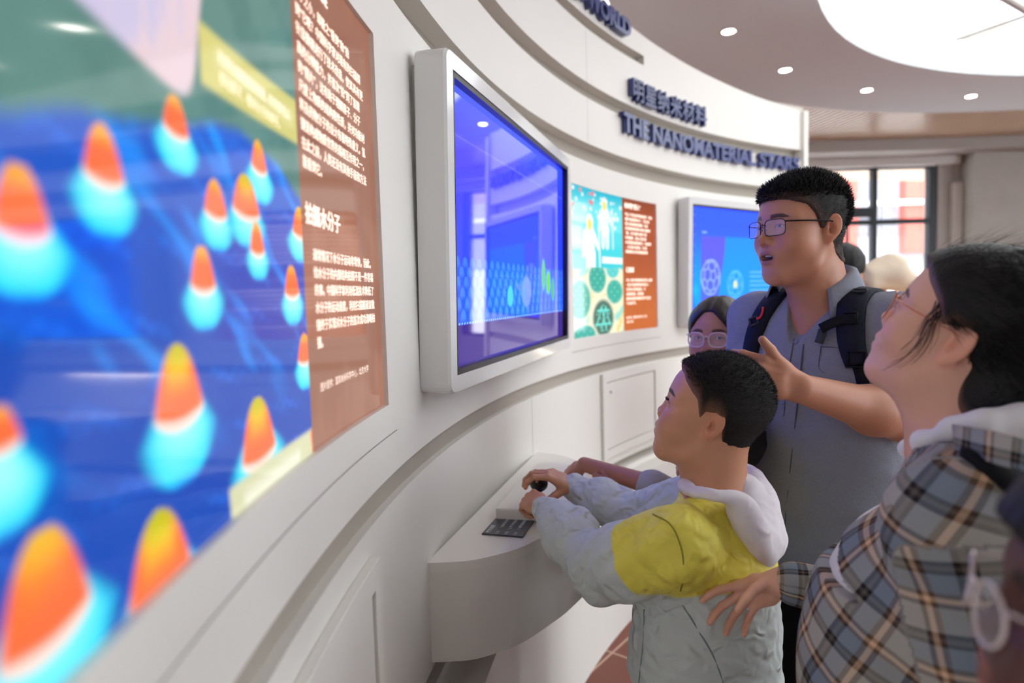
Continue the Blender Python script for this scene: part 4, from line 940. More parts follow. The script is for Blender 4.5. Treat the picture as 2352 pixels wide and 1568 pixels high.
    spikes('hair_tips', hs, H, 7000, lambda q: .008+.008*sstep(.06, .105, q[:, 2])+.006*sstep(-.04, -.09, q[:, 0])*sstep(.0, .05, q[:, 2]), .0008, hm, p, lambda q: (q[:, 2] > .074)|((q[:, 0] < -.055)&(q[:, 2] > .012)), lambda q, n: n+np.array((.15, 0, .55))*sstep(.05, .1, q[:, 2])[:, None], 3)
    spikes('hair_tufts', hs, H, 1500, lambda q: .010+.006*sstep(.07, .1, q[:, 2])+.006*sstep(-.05, -.09, q[:, 0]), .0013, hm, p, lambda q: (q[:, 2] > .084)|((q[:, 0] < -.075)&(q[:, 2] > .03)), lambda q, n: n+np.array((.1, 0, .5)), 13)
    spikes('hair_stubble', hs, H, 6500, lambda q: np.full(len(q), .006), .0004, hm, p, lambda q: q[:, 2] > -.06, lambda q, n: n+np.array((-.2, 0, -.5)), 4)
    glasses(H, p, M['metal'], M['lensglass'], w=.0262, hgt=.0175, shape=4.5, r=.0010, arm_r=.0019, z0=.0115)
    legs(p, pel+V3(0, 0, -.04), tf, 1.75, M['skirtdark'], M['shoe'], w=.09, r=(.105, .075, .06))
    # backpack, worn on both shoulders
    M['pack'] = cloth('pack_nylon', (26, 29, 44), rough=.7, bump=.15, bscale=300); M['strapedge'] = cloth('pack_grey', (66, 70, 74), rough=.8); M['redclip'] = mat('red_clip', (225, 50, 52), .4); M['webbing'] = cloth('webbing', (16, 17, 22), rough=.6)
    bc = C-tf*.24+V3(0, 0, -.2); k = thing('backpack', 'dark navy backpack worn by the man in the grey-blue shirt', 'backpack', bc); Rb = frame((tf[0], tf[1], 0))
    sb = Sd(); sb.box(bc, (.085, .15, .22), .05, Rb); sb.box(bc-tf*.08+V3(0, 0, -.06), (.04, .12, .12), .035, Rb, .03); g = lambda P: sb(P)+.003*fold(P, 4, 14)
    sd_mesh('pack', g, bc-.33, bc+.33, .007, M['pack'], k)
    top = C-tf*.10+V3(0, 0, .07)
    def over(xy):                                       # height and normal of the shoulder under a plan position
        out = []
        for x, y in xy:
            zz = np.linspace(1.62, 1.1, 260); d = q(np.c_[np.full(260, x), np.full(260, y), zz]); i = int(np.argmax(d < 0)) or 120; out.append((x, y, zz[i]))
        P = np.array(out); e = .004; N = np.stack([q(P+v)-q(P-v) for v in np.eye(3)*e], 1); return P, N/np.linalg.norm(N, axis=1)[:, None]
    P1, N1 = trace(q, smooth_path([(1974, 676), (1960, 700), (1955, 735), (1956, 790), (1970, 838)], 22)); st = P1[0][:2]; bkp, bkn = over([st-tf[:2]*t+l[:2]*t*.10 for t in np.linspace(.155, .012, 10)]); ribbon3('shoulder_strap', np.concatenate([bkp, P1]), np.concatenate([bkn, N1]), (.062, .064, .060, .056, .048), .012, M['pack'], k, .006)
    ribbon('webbing_strap', q, [(1972, 838), (1984, 880), (1990, 930), (1996, 990)], .026, .004, M['webbing'], k, .004, 14)
    P2, N2 = trace(q, smooth_path([(1790, 682), (1774, 700), (1757, 724), (1742, 757), (1731, 800), (1728, 840)], 22)); st = P2[0][:2]; bkp, bkn = over([st-tf[:2]*t for t in np.linspace(.15, .012, 9)]); ribbon3('shoulder_strap', np.concatenate([bkp, P2]), np.concatenate([bkn, N2]), (.055, .05, .046, .044, .040), .011, M['pack'], k, .005)
    ribbon('chest_strap', q, [(1975, 738), (1945, 740), (1915, 748), (1890, 760)], .022, .004, M['webbing'], k, .020, 14)
    ribbon('chest_strap', q, [(1893, 760), (1889, 775), (1884, 790)], .018, .004, M['strapedge'], k, .012, 8)
    def slider(px, py, w, h, mm, lift=.02, ang=0):
        P, N = trace(q, [(px, py)]); N = N[0]; t = unit(np.cross(V3(0, 0, 1), N)); u = np.cross(N, t); t, u = t*math.cos(ang)+u*math.sin(ang), -t*math.sin(ang)+u*math.cos(ang); b = MB(); c = P[0]+N*lift
        for x0, y0, x1, y1 in ((-w, -h, w, -h), (-w, h, w, h), (-w, -h, -w, h), (w, -h, w, h)): b.tube([c+t*x0+u*y0, c+t*x1+u*y1], .0026, 6)
        b.build('buckle', mm, k, True)
    slider(1958, 738, .013, .012, M['webbing'], .022); slider(1970, 826, .017, .016, M['webbing'], .02); slider(1740, 740, .010, .009, M['strapedge'], .018, .4); slider(1978, 685, .014, .005, M['strapedge'], .020)
    P, N = trace(q, smooth_path([(1762, 714), (1762, 724), (1757, 734), (1748, 736)], 8)); b = MB(); b.tube(P+N*.02, .0028, 6); b.build('clip', M['redclip'], k, True)
    return H

# ================================================================ boy at the console
def boy():
    p = person('boy in pale blue and yellow hooded jacket gripping the joystick, looking up', (.43, 1.25))
    f = unit((-.94, .34, 0)); left = V3(-f[1], f[0], 0); R = yawpitch(f[0], f[1], 17, 0); sc = .915
    c = W(1626, 979, 1.17)-left*.078*sc; H = Head(c, R, sc, cran=1.05, jaw=.93, child=1, nose=.92, lids=.0034, mouth=.0020, cheek=1.0, nape=.047)
    tf = unit((-.85, .53, 0)); l = V3(-tf[1], tf[0], 0); C = W(1600, 1185, 1.24); shL, shR = C+l*.13+V3(0, 0, -.015), C-l*.13
    elL, wrL = W(1382, 1308, 1.26), W(1252, 1168, 1.47); elR, wrR = W(1462, 1190, 1.47), W(1318, 1120, 1.575); pel = W(1600, 1520, 1.25); ch = W(1612, 1265, 1.25); nb = W(1643, 1120, 1.25)
    s = Sd(); s.fn(H.d, .001); s.cap(H.w((-.030, 0, -.04)), nb, .043, .046, .04); s.cap(H.w((.002, 0, -.068)), nb+tf*.012, .034, .040, .04); torso(s, pel, ch, tf, .105, .10, .075, .075, .05)
    s.cap(nb, shL, .04, .035, .04); s.cap(nb, shR, .04, .035, .04); s.chain([shL, elL, wrL], (.033, .028, .0225), .02); s.chain([shR, elR, wrR], (.033, .028, .0225), .02)
    hand(s, wrL, W(1200, 1138, 1.545)-wrL, (-.10, -.62, .75), -1, .80, ((38, 70, 45), (48, 75, 45), (50, 75, 45), (50, 75, 45)), (6, 1, -4, -8), (30, 55, 20, 15))
    hand(s, wrR, W(1238, 1075, 1.58)-wrR, (-.12, -.15, 1), 1, .80, ((28, 42, 30), (30, 45, 30), (32, 45, 30), (36, 45, 30)), (5, 0, -6, -12), (48, 42, 2, 5))
    lo = np.min([pel, wrL-.12, wrR-.14, elL, shL], 0)-.12; hi = np.max([H.w((0, 0, .14)), H.w((-.1, 0, .1)), wrR, wrL, shR], 0)+.10
    sd_mesh('body', s, lo, hi, .0020, M['skin'], p, skin_colors(H, (206, 150, 118), lip=(178, 108, 100), blush=.6))
    eyes(H, p, (1, .25, .2))
    # jacket
    tq = Sd(); torso(tq, pel+V3(0, 0, -.02), ch, tf, .128, .140, .098, .125, .06); tq.cap(nb+V3(0, 0, -.03), shL, .05, .055, .05); tq.cap(nb+V3(0, 0, -.03), shR, .05, .055, .05); tq.cap(ch-tf*.04, pel-tf*.06, .09, .09, .06)
    aq = Sd(); cuL, cuR = elL+(wrL-elL)*.98, elR+(wrR-elR)*.99
    aq.chain([shL, shL+(elL-shL)*.6, elL], (.068, .066, .056), .03); aq.chain([elL, elL+(wrL-elL)*.55, cuL], (.052, .053, .030), .03)
    ar = Sd(); ar.chain([shR, elR], (.064, .050), .03); ar.chain([elR, elR+(wrR-elR)*.5, cuR], (.048, .045, .031), .03)
    def jacket(P):
        dt, da, db = tq(P), aq(P), ar(P); w1 = fold(P, 13, 24); w2 = fold(P, 14, 60)
        tl = np.clip(((P-elL)@unit(wrL-elL))/np.linalg.norm(wrL-elL), -1, 1.2)
        e = smin(smin(dt, da, .025), db, .025)+.0062*w1+.0020*w2+.0055*(np.minimum(da, db) < .03)*fold(P, 15, 36, 3)
        return np.maximum(e, pel[2]-.13-P[:, 2])
    BL, YE = lin((200, 207, 204)), lin((236, 222, 90))
    def jc(V):
        dt, da, db = tq(V), aq(V), ar(V); c = np.tile(BL, (len(V), 1)); c = c*(1+.03*wob(V, 4, 30)[:, None])
        t = ((V-shL)@unit(elL-shL))/np.linalg.norm(elL-shL); tr = ((V-shR)@unit(elR-shR))/np.linalg.norm(elR-shR)
        back = (V-C)@tf; zl = C[2]-.085-.10*np.clip(back+.0, -.2, .2)-.02
        arm = (da < dt)&(da < db); armr = (db < dt)&(db < da)
        k = np.where(arm, sstep(.44, .42, t)*sstep(-.02, .0, V[:, 2]-(elL[2]+.018)), np.where(armr, sstep(.2, .17, tr), sstep(-.003, .003, V[:, 2]-zl)))
        c = mixc(c, YE, k); return c
    M['jacket'] = crumple(mat('light_nylon', (200, 205, 205), .55, spec=.4, vcol=True), 30, .9, .012)
    lo = np.min([pel, cuL, cuR, elL, shL], 0)-.13; hi = np.max([shL, shR, nb, cuR, cuL], 0)+.13; lo[2] = pel[2]-.15
    jk = sd_mesh('jacket', jacket, lo, hi, .0030, M['jacket'], p, jc)
    M['seamj'] = cloth('jacket_seam', (132, 146, 150)); M['seamy'] = cloth('yoke_seam', (150, 146, 50))
    jm = lambda P: smin(smin(tq(P), aq(P), .035), ar(P), .03)+.006*fold(P, 13, 24)
    seam_line('seam', jm, [(1495, 1178), (1540, 1205), (1565, 1260), (1570, 1320), (1563, 1356)], .0014, M['seamy'], jk); seam_line('seam', jm, [(1560, 1376), (1600, 1440), (1640, 1510), (1665, 1580)], .0016, M['seamj'], jk); seam_line('seam', jm, [(1480, 1400), (1478, 1470), (1468, 1568)], .0016, M['seamj'], jk)
    # hood lying on the back, with its collar round the neck
    hd = Sd(); h1 = [W(1572, 1112, 1.23), W(1592, 1128, 1.165), W(1640, 1138, 1.12), W(1694, 1150, 1.125), W(1728, 1215, 1.13), W(1752, 1282, 1.16)]; hp1 = smooth_path(h1, 22); hd.chain(hp1, np.interp(np.linspace(0, 1, 22), [0, .4, .8, 1], [.011, .012, .016, .011]), .004)
    hp2 = smooth_path([W(1572, 1112, 1.23), W(1590, 1096, 1.32), W(1650, 1085, 1.36), W(1716, 1090, 1.30), W(1752, 1150, 1.235), W(1782, 1226, 1.215)], 24); hd.chain(hp2, np.interp(np.linspace(0, 1, 24), [0, .2, .4, .6, .8, 1], [.010, .011, .014, .020, .026, .014]), .004); hd.cap(W(1708, 1120, 1.22), W(1765, 1245, 1.20), .024, .024, .03); hd.cap(W(1700, 1165, 1.15), W(1750, 1262, 1.19), .02, .022, .04)
    M['hood'] = crumple(mat('white_hood', (230, 224, 228), .8, spec=.2), 22, .8, .012); g = lambda P: hd(P)+.0055*fold(P, 21, 14)+.0014*fold(P, 22, 50)
    sd_mesh('hood', g, np.min(h1, 0)-[.1, .1, .08], np.max(h1, 0)+[.12, .32, .12], .0030, M['hood'], p)
    # cropped hair
    tk = lambda x, y, z: np.interp(z, [-.07, -.02, .03, .09], [.0075, .0075, .008, .011])
    M['crop'] = mat('cropped_hair', (42, 36, 32), .6, spec=.35, bump=.5, bscale=600)
    bl = lambda x, y: np.interp(x, [-.1, -.075, -.05, -.038, -.026, -.008, .012, .020, .034, .050, .066, .076, .1], [-.075, -.075, -.072, -.062, .012, .030, .028, .010, .046, .058, .072, .084, .09]); M['crop'] = mat('cropped_hair', (42, 36, 32), .65, spec=.3, vcol=True, bump=.5, bscale=600)
    hs = hair_shell(H, p, bl, tk, .0022, (.0006, 260), soft=.012, m=M['crop'], colf=fade_col(H, bl, (128, 92, 74), (30, 27, 25), .040))
    spikes('hair_tips', hs, H, 16000, lambda q: .0045+.004*sstep(.04, .1, q[:, 2]), .00032, M['hair'], p, lambda q: (q[:, 2]-bl(q[:, 0], q[:, 1])) > .012, lambda q, n: n+np.array((.25, 0, -.35))*sstep(.09, .0, q[:, 2])[:, None]+np.array((.2, 0, 0)), 5)
    for y in (1, -1):
        b = MB()
        for k in np.linspace(-.010, .012, 9): b.tube([H.w((.0895-abs(k)*.12, y*(.0325+k), .0190)), H.w((.0945-abs(k)*.12, y*(.0325+k*1.15), .0193)), H.w((.0975-abs(k)*.1, y*(.0325+k*1.25), .0225))], .00028, 4)
        b.build('eyelashes', M['hair'], p)
    legs(p, pel+V3(0, 0, -.04), tf, 1.36, M['greypants'], M['shoe'], w=.062, r=(.078, .055, .045))
    return H

# ================================================================ woman in plaid
def woman():
    p = person('woman in brown and grey plaid shirt with gold glasses, gazing up', (.58, .80))
    f = unit((-.70, .714, 0)); left = V3(-f[1], f[0], 0); R = yawpitch(f[0], f[1], 27, 0); sc = .93
    c = W(2178, 790, .84)-left*.078*sc; H = Head(c, R, sc, female=1, jaw=.98, nose=.9, lids=.003, mouth=.0018, cheek=1.04)
    tf = unit((-.78, .63, 0)); l = V3(-tf[1], tf[0], 0); nb = W(2232, 990, .87); C = nb+V3(0, 0, -.055); shL, shR = C+l*.155+V3(0, 0, -.03), C-l*.155+V3(0, 0, -.03)
    elL, wrL = shL+V3(.03, -.06, -.27), shL+V3(-.06, .03, -.45); wrR = W(1800, 1338, 1.075); elR = V3(.66, 1.02, .985); pel = np.array([C[0]+.018, C[1]-.01, .86])+tf*.05; ch = C+V3(0, 0, -.13)+tf*.02
    s = Sd(); s.fn(H.d, .001); s.cap(H.w((-.03, 0, -.045)), nb+V3(0, 0, -.03), .052, .058, .05); s.cap(H.w((.004, 0, -.070)), nb+tf*.022+V3(0, 0, -.035), .036, .044, .05); torso(s, pel, ch, tf, .13, .14, .09, .10, .06)
    s.cap(nb+V3(0, 0, -.04), shL, .045, .042, .05); s.cap(nb+V3(0, 0, -.04), shR, .045, .042, .05); s.chain([shL, elL, wrL], (.042, .034, .026), .03); s.chain([shR, elR, wrR], (.042, .034, .027), .03)
    hand(s, wrR, W(1725, 1364, 1.10)-wrR, (.30, .93, .12), 1, .82, ((16, 26, 16), (20, 30, 18), (24, 32, 20), (28, 34, 20)), (17, -3, -17, -30), (24, 48, 14, 6)); hand(s, wrL, (0, .05, -1), (-.7, -.6, 0), -1, .95, ((15, 25, 15),)*4)
    lo = np.min([wrR, pel, wrL, elL], 0)-.24; hi = np.max([H.w((0, 0, .14)), H.w((-.11, 0, .1)), shR], 0)+.10; hi = np.maximum(hi, wrR+.12)
    sd_mesh('body', s, lo, hi, .0021, M['skin'], p, skin_colors(H, (230, 176, 152), lip=(200, 116, 112), blush=.7))
    eyes(H, p, (1, 0, .1))
    # white hooded top under the shirt
    q = Sd(); torso(q, pel, ch, tf, .160, .170, .118, .145, .07); q.cap(nb+V3(0, 0, -.055), shL, .055, .06, .06); q.cap(nb+V3(0, 0, -.055), shR, .055, .06, .06); q.ell(ch+tf*.045+V3(0, 0, -.05), (.080, .13, .09), .06, frame((tf[0], tf[1], 0))); q.ell(pel+tf*.05+V3(0, 0, .08), (.115, .15, .16), .06, frame((tf[0], tf[1], 0)))
    hood = Sd(); hood.chain([W(2086, 1030, .93), W(2120, 1012, .86), W(2190, 985, .815), W(2265, 974, .785), W(2350, 970, .78), nb-tf*.11+V3(0, 0, -.03), nb-l*.08-tf*.05+V3(0, 0, -.02), nb-l*.07+tf*.04+V3(0, 0, -.06), W(2086, 1030, .93)], (.006, .007, .008, .011, .015, .022, .016, .010, .006), .03)
    ez, ey = [], []
    for e in trace(lambda P: q(P)-.012, [(2078, 1036), (2012, 1130), (1962, 1215), (1925, 1300), (1915, 1350)])[0]: ez.append(e[2]); ey.append((e-C)@l+.022)
    pf = np.polyfit(ez, ey, 2); ez = list(np.linspace(ez[0]+.08, ez[-1], 9)); ey = [float(np.polyval(pf, min(v_, ez[1])))+.0 for v_ in ez]
    tee = lambda P: np.maximum(smin(q(P), hood(P), .01)+.003*fold(P, 31, 20), pel[2]-.1-P[:, 2]); M['tee'] = cloth('white_top', (236, 234, 236), bump=.08, var=.01)
    lo2 = np.min([pel, shL, shR], 0)-.24; hi2 = np.max([nb, shL, shR], 0)+.24; lo2[2] = pel[2]-.11
    sd_mesh('hooded_top', tee, lo2, hi2, .0042, M['tee'], p)
    # plaid shirt worn open over it
    ta = Sd(); ta.fn(lambda P: q(P)-.012, .001)
    sa = Sd(); cuR = elR+(wrR-elR)*.93; sa.chain([shL, elL, wrL+V3(0, 0, .02)], (.072, .060, .045), .05); sa2 = Sd(); sa2.chain([shR, elR], (.068, .050), .04); sa2.chain([elR, cuR], (.048, .034), .03)
    neck = Sd(); neck.cap(nb+V3(0, 0, -.015)+tf*.015, nb+V3(0, 0, .12)+tf*.0, .075, .11, .02)
    def front(P):                                       # the open front: the white top shows between the two edges
        q0 = (P-C)@tf; y0 = (P-C)@l; e = np.interp(P[:, 2], ez[::-1], ey[::-1]); return smax(smax(.01-q0, y0-e, .01), smax(-.13-y0, ez[-1]-P[:, 2], .02), .01)
    def plaid(P):
        e = smin(smin(ta(P), sa(P), .04), sa2(P), .03)+.0050*fold(P, 33, 14)+.0018*fold(P, 34, 40); e = smax(e, -neck(P), .005); e = smax(e, -front(P), .005); return np.maximum(e, pel[2]-.16-P[:, 2])
    lo3 = np.min([lo2, cuR-.06, elL-.1, wrL-.06], 0); hi3 = np.max([hi2, cuR+.07], 0); lo3[2] = pel[2]-.18
    m = cloth('plaid_cotton', (120, 116, 110), bump=.15, bscale=380, var=.0); n = m.node_tree.nodes; lk = m.node_tree.links; at_ = n.new('ShaderNodeAttribute'); at_.attribute_name = 'cloth_uv'; sep = n.new('ShaderNodeSeparateXYZ'); lk.new(at_.outputs['Vector'], sep.inputs[0])
    def math_(op, a, b=None):
        k = n.new('ShaderNodeMath'); k.operation = op
        for i, v in enumerate((a, b)):
            if v is None: continue
            if isinstance(v, (int, float)): k.inputs[i].default_value = v
            else: lk.new(v, k.inputs[i])
        return k.outputs[0]
    def stripes(x, per, cols):
        fr = math_('FRACT', math_('DIVIDE', x, per)); r = n.new('ShaderNodeValToRGB'); r.color_ramp.interpolation = 'CONSTANT'; lk.new(fr, r.inputs[0]); el = r.color_ramp.elements
        while len(el) > 1: el.remove(el[-1])
        for i, (pos, cc) in enumerate(cols):
            e = el[0] if i == 0 else el.new(pos); e.position = pos; e.color = L4(*cc)
        return r.outputs[0]
    G, D, T, Bl = (186, 182, 174), (50, 46, 46), (232, 196, 164), (142, 152, 164); per = .082
    pat = [(0, G), (.27, D), (.34, (112, 104, 96)), (.40, D), (.46, Bl), (.72, (112, 92, 78)), (.79, T), (.86, (112, 92, 78)), (.93, G)]
    mx = n.new('ShaderNodeMix'); mx.data_type = 'RGBA'; mx.inputs[0].default_value = .5; lk.new(stripes(sep.outputs[0], per, pat), mx.inputs[6]); lk.new(stripes(sep.outputs[1], per, pat), mx.inputs[7])
    cr = n.new('ShaderNodeGamma'); cr.inputs[1].default_value = 1.15; lk.new(mx.outputs[2], cr.inputs[0]); lk.new(cr.outputs[0], n['Principled BSDF'].inputs['Base Color']); M['plaid'] = m
    V, Q = polygonize(plaid, lo3, hi3, .0036); V, Q = keep_big(V, Q); o = new_mesh('plaid_shirt', V, Q, m, p, True)
    # cloth directions: round and down the trunk, round and along each sleeve
    def arm_uv(a, b):
        ax = unit(b-a); x = unit(np.cross(ax, V3(.3, .2, 1))); y = np.cross(ax, x); r = V-a; return np.stack([np.arctan2(r@y, r@x)*.055, r@ax], 1)
    dt, da, db = ta(V), sa(V), sa2(V); rel = V-C; uu = np.arctan2(rel@l, rel@tf+.01)*.15; uvt = np.stack([uu-.36*rel[:, 2], V[:, 2]*.94+.36*uu], 1)
    tb = ((V-elR)@unit(cuR-elR)) > 0; uv = np.where((da < dt)[:, None]&(da < db)[:, None], arm_uv(shL, elL), uvt); uv = np.where((db < dt)[:, None]&(db <= da)[:, None], np.where(tb[:, None], arm_uv(elR, cuR), arm_uv(shR, elR)), uv)
    at2 = o.data.attributes.new('cloth_uv', 'FLOAT_VECTOR', 'POINT'); at2.data.foreach_set('vector', np.c_[uv, np.zeros(len(uv))].astype(np.float32).ravel())
    # black bag strap running under the shirt collar
    kb = thing('shoulder_bag', 'black bag strap over the plaid shirt shoulder at the right edge', 'bag', C-tf*.22+V3(0, 0, -.25)); M['bagblack'] = cloth('bag_black', (18, 18, 20))
    PS, NS = trace(plaid, smooth_path([(2215, 1046), (2262, 1068), (2310, 1098), (2350, 1130)], 16)); ribbon3('strap', PS, NS, (.012, .030, .045, .05), .006, M['bagblack'], kb, .003)
    bb = Sd(); bb.box(C-tf*.195+V3(0, 0, -.28), (.06, .12, .15), .04, frame((tf[0], tf[1], 0))); sd_mesh('bag', lambda P: bb(P)+.003*fold(P, 71, 12), C-tf*.24+V3(0, 0, -.28)-.24, C-tf*.24+V3(0, 0, -.28)+.24, .008, M['bagblack'], kb)
    # shirt collar flap
    a = smooth_path([W(2190, 975, .795), W(2270, 988, .73), W(2360, 1012, .69)], 10); b2 = smooth_path([W(2196, 1034, .77), W(2280, 1064, .705), W(2365, 1085, .67)], 10)
    Vc = np.concatenate([a, b2]); oc = new_mesh('collar', Vc, [(i, i+1, 10+i+1, 10+i) for i in range(9)], m, p, True); k = oc.modifiers.new('t', 'SOLIDIFY'); k.thickness = .005; k.offset = 0
    uvc = np.c_[np.r_[np.arange(10)*.014, np.arange(10)*.014+.01], np.r_[np.zeros(10), np.full(10, .045)], np.zeros(20)]; at3 = oc.data.attributes.new('cloth_uv', 'FLOAT_VECTOR', 'POINT'); at3.data.foreach_set('vector', uvc.astype(np.float32).ravel())
    M['btnw'] = mat('horn_button', (150, 136, 120), .3); buttons(plaid, [(2045, 1168), (2102, 1036)], .0055, M['btnw'], o)
    # hair drawn back, long behind the neck
    ex = Sd(); ex.cap(H.w((-.07, 0, .03)), H.w((-.085, 0, -.06)), .066, .064, .04); ex.cap(H.w((-.08, .0, -.05)), nb-tf*.09+V3(0, 0, .04), .062, .04, .04)
    wl = lambda x, y: np.interp(x, [-.1, -.05, -.028, -.016, .006, .020, .036, .052, .066, .078, .1], [-.1, -.075, -.03, .026, .030, .022, .046, .060, .070, .080, .085])
    M['longhair'] = mat('long_black_hair', (18, 16, 17), .5, spec=.3, vcol=True, bump=.3, bscale=200)
    hs = hair_shell(H, p, wl, lambda x, y, z: np.interp(z, [-.05, .0, .08], [.006, .010, .016]), .0028, (.0008, 120), extra=ex, soft=.014, m=M['longhair'], colf=fade_col(H, wl, (120, 88, 76), (18, 16, 17), .020))
    spikes('flyaway_hair', hs, H, 380, lambda q: np.full(len(q), .05), .00022, M['hair'], p, lambda q: q[:, 2] > .05, lambda q, n: n*.35+np.array((-.6, 0, .35)), 8, .1)
    spikes('hair_strands', hs, H, 5000, lambda q: np.full(len(q), .045), .0004, M['hair'], p, lambda q: q[:, 2] > -.02, lambda q, n: n*.06+np.array((-.8, 0, -.25))+np.array((0, 0, .25))*sstep(.06, .1, q[:, 2])[:, None], 9)
    g = np.random.default_rng(3); cs = []
    for k in range(30):
        j = g.normal(size=3)*.0035; e = g.uniform(.55, 1.); pts = [H.w((.030+g.uniform(-.01, .012), .076, .046)), H.w((.034, .0785, .022)), H.w((.030, .079, -.010)), H.w((.036, .074, -.040)), H.w((.052, .064, -.066)), H.w((.080, .045, -.082))]; n_ = max(3, int(6*e)); P = smooth_path(np.array(pts)[:n_]+np.linspace(0, 1, n_)[:, None]*j*1.6+j*.5, 14); cs.append(P)
    strand_tubes('side_strands', cs, .00045, M['hair'], p)
    M['gold'] = mat('rose_gold', (214, 140, 110), .25, metal=.9); glasses(H, p, M['gold'], M['lensglass'], w=.024, hgt=.0225, shape=2.1, r=.0009, arm_r=.0009, y0=.033, x0=.104, z0=.010, drop=-.006)
    legs(p, pel+V3(0, 0, -.06), tf, 1.60, M['jean'], M['shoe'], w=.085, r=(.10, .07, .055))
    return H
# ================================================================ girl behind the boy
def simple_body(p, H, nb, C, tf, pel, wid, dep, arms, cuff, skin, mtop, seed, hands=(), h=.003, ht=.005, hem=.12, fold_a=.005):
    l = V3(-tf[1], tf[0], 0); s = Sd(); s.fn(H.d, .001); s.cap(H.w((-.03, 0, -.045)), nb, .050*H.sc/.95, .05, .04); s.cap(H.w((.002, 0, -.068)), nb+tf*.014, .034, .038, .04); ch = C+V3(0, 0, -.10); torso(s, pel, ch, tf, wid*.78, wid*.78, dep*.75, dep*.75, .05)
    for (sh, el, wr, r) in arms: s.cap(nb, sh, .04, .036, .04); s.chain([sh, el, wr], (r*1.15, r, r*.78), .02)
    for hh in hands: hand(s, *hh)
    pts = [pel, *[x for a in arms for x in a[:3]]]; lo = np.min(pts, 0)-.20; hi = np.max([H.w((0, 0, .13)), H.w((-.1, 0, .1)), H.w((.1, 0, .1)), *pts], 0)+.10
    sd_mesh('body', s, lo, hi, h, M['skin'], p, skin)
    q = Sd(); torso(q, pel+V3(0, 0, -.02), ch, tf, wid, wid, dep, dep, .06)
    for (sh, el, wr, r) in arms:
        q.cap(nb+V3(0, 0, -.035), sh, .048, .05, .05); k = cuff*2
        if k <= 1: q.cap(sh, sh+(el-sh)*k, r*1.55, r*1.6, .03)
        else: q.chain([sh, el], (r*1.6, r*1.4), .03); q.cap(el, el+(wr-el)*(k-1), r*1.4, r*1.2, .03)
    cut = Sd(); cut.cap(nb+V3(0, 0, .012), nb+V3(0, 0, .1), .052, .07, .02)
    g = lambda P: np.maximum(smax(q(P)+fold_a*fold(P, seed, 18), -cut(P), .005), pel[2]-hem-P[:, 2])
    return q, sd_mesh('top', g, lo-.03, hi+.03, ht, mtop, p)
def girl():
    p = person('girl with clear framed glasses and tied back dark hair behind the boy', (.56, 1.84))
    f = unit((-.60, -.80, 0)); R = yawpitch(f[0], f[1], -2); c = W(1650, 780, 1.84); H = Head(c, R, .90, child=1, female=1, jaw=.92, nose=.9, lids=.0036)
    nb = c+V3(.035, .05, -.16); C = nb+V3(.015, .01, -.05); l = V3(-f[1], f[0], 0); pel = np.array([C[0], C[1]+.01, .76]); a = []
    for sg in (1, -1): sh = C+l*sg*.105; a.append((sh, sh+V3(.01, .02, -.24), sh+V3(.02, .02, -.40), .027))
    M['blacktop'] = cloth('black_top', (26, 26, 30)); simple_body(p, H, nb, C, f, pel, .112, .085, a, .4, skin_colors(H, (206, 148, 118), lip=(176, 100, 94)), M['blacktop'], 41, [(a[0][2], V3(0, 0, -1), -f*.2+l, -1, .82), (a[1][2], V3(0, 0, -1), -f*.2-l, 1, .82)], .0028, .006)
    eyes(H, p, (1, .2, 0)); M['brownhair'] = mat('dark_brown_hair', (34, 26, 24), .45, var=.2, vscale=80)
    hs = hair_shell(H, p, lambda x, y: np.interp(x, [-.1, -.05, -.028, -.012, .006, .014, .024, .036, .1], [-.08, -.07, -.03, .03, .02, -.01, .02, .06, .11])-1.15*np.maximum(np.abs(y)-.012, 0)*sstep(.02, .05, x), lambda x, y, z: np.interp(z, [-.05, .0, .08], [.004, .007, .009])-.004*sstep(.012, .0, np.abs(y))*sstep(.06, .1, z), .0026, (.0008, 150), soft=.008, m=M['brownhair'])
    strand_tubes('ponytail', [smooth_path([H.w((-.10, 0, .05)), H.w((-.125+k*.0009, k*.0012, .0)), H.w((-.12, k*.0018, -.09)), H.w((-.115, k*.0016, -.15))], 12) for k in range(-10, 11)], .004, M['brownhair'], p)
    M['clearframe'] = mat('clear_pink_frame', (236, 206, 204), .2, spec=.6); glasses(H, p, M['clearframe'], M['lensglass'], w=.0265, hgt=.022, shape=2.6, r=.0019, arm_r=.0016, z0=.010)
    legs(p, pel+V3(0, 0, -.02), f, 1.46, M['jean'], M['shoe'], w=.065, r=(.08, .055, .045))
M['crophair'] = mat('matt_black_hair', (20, 18, 18), .8, spec=.2, bump=.5, bscale=400)
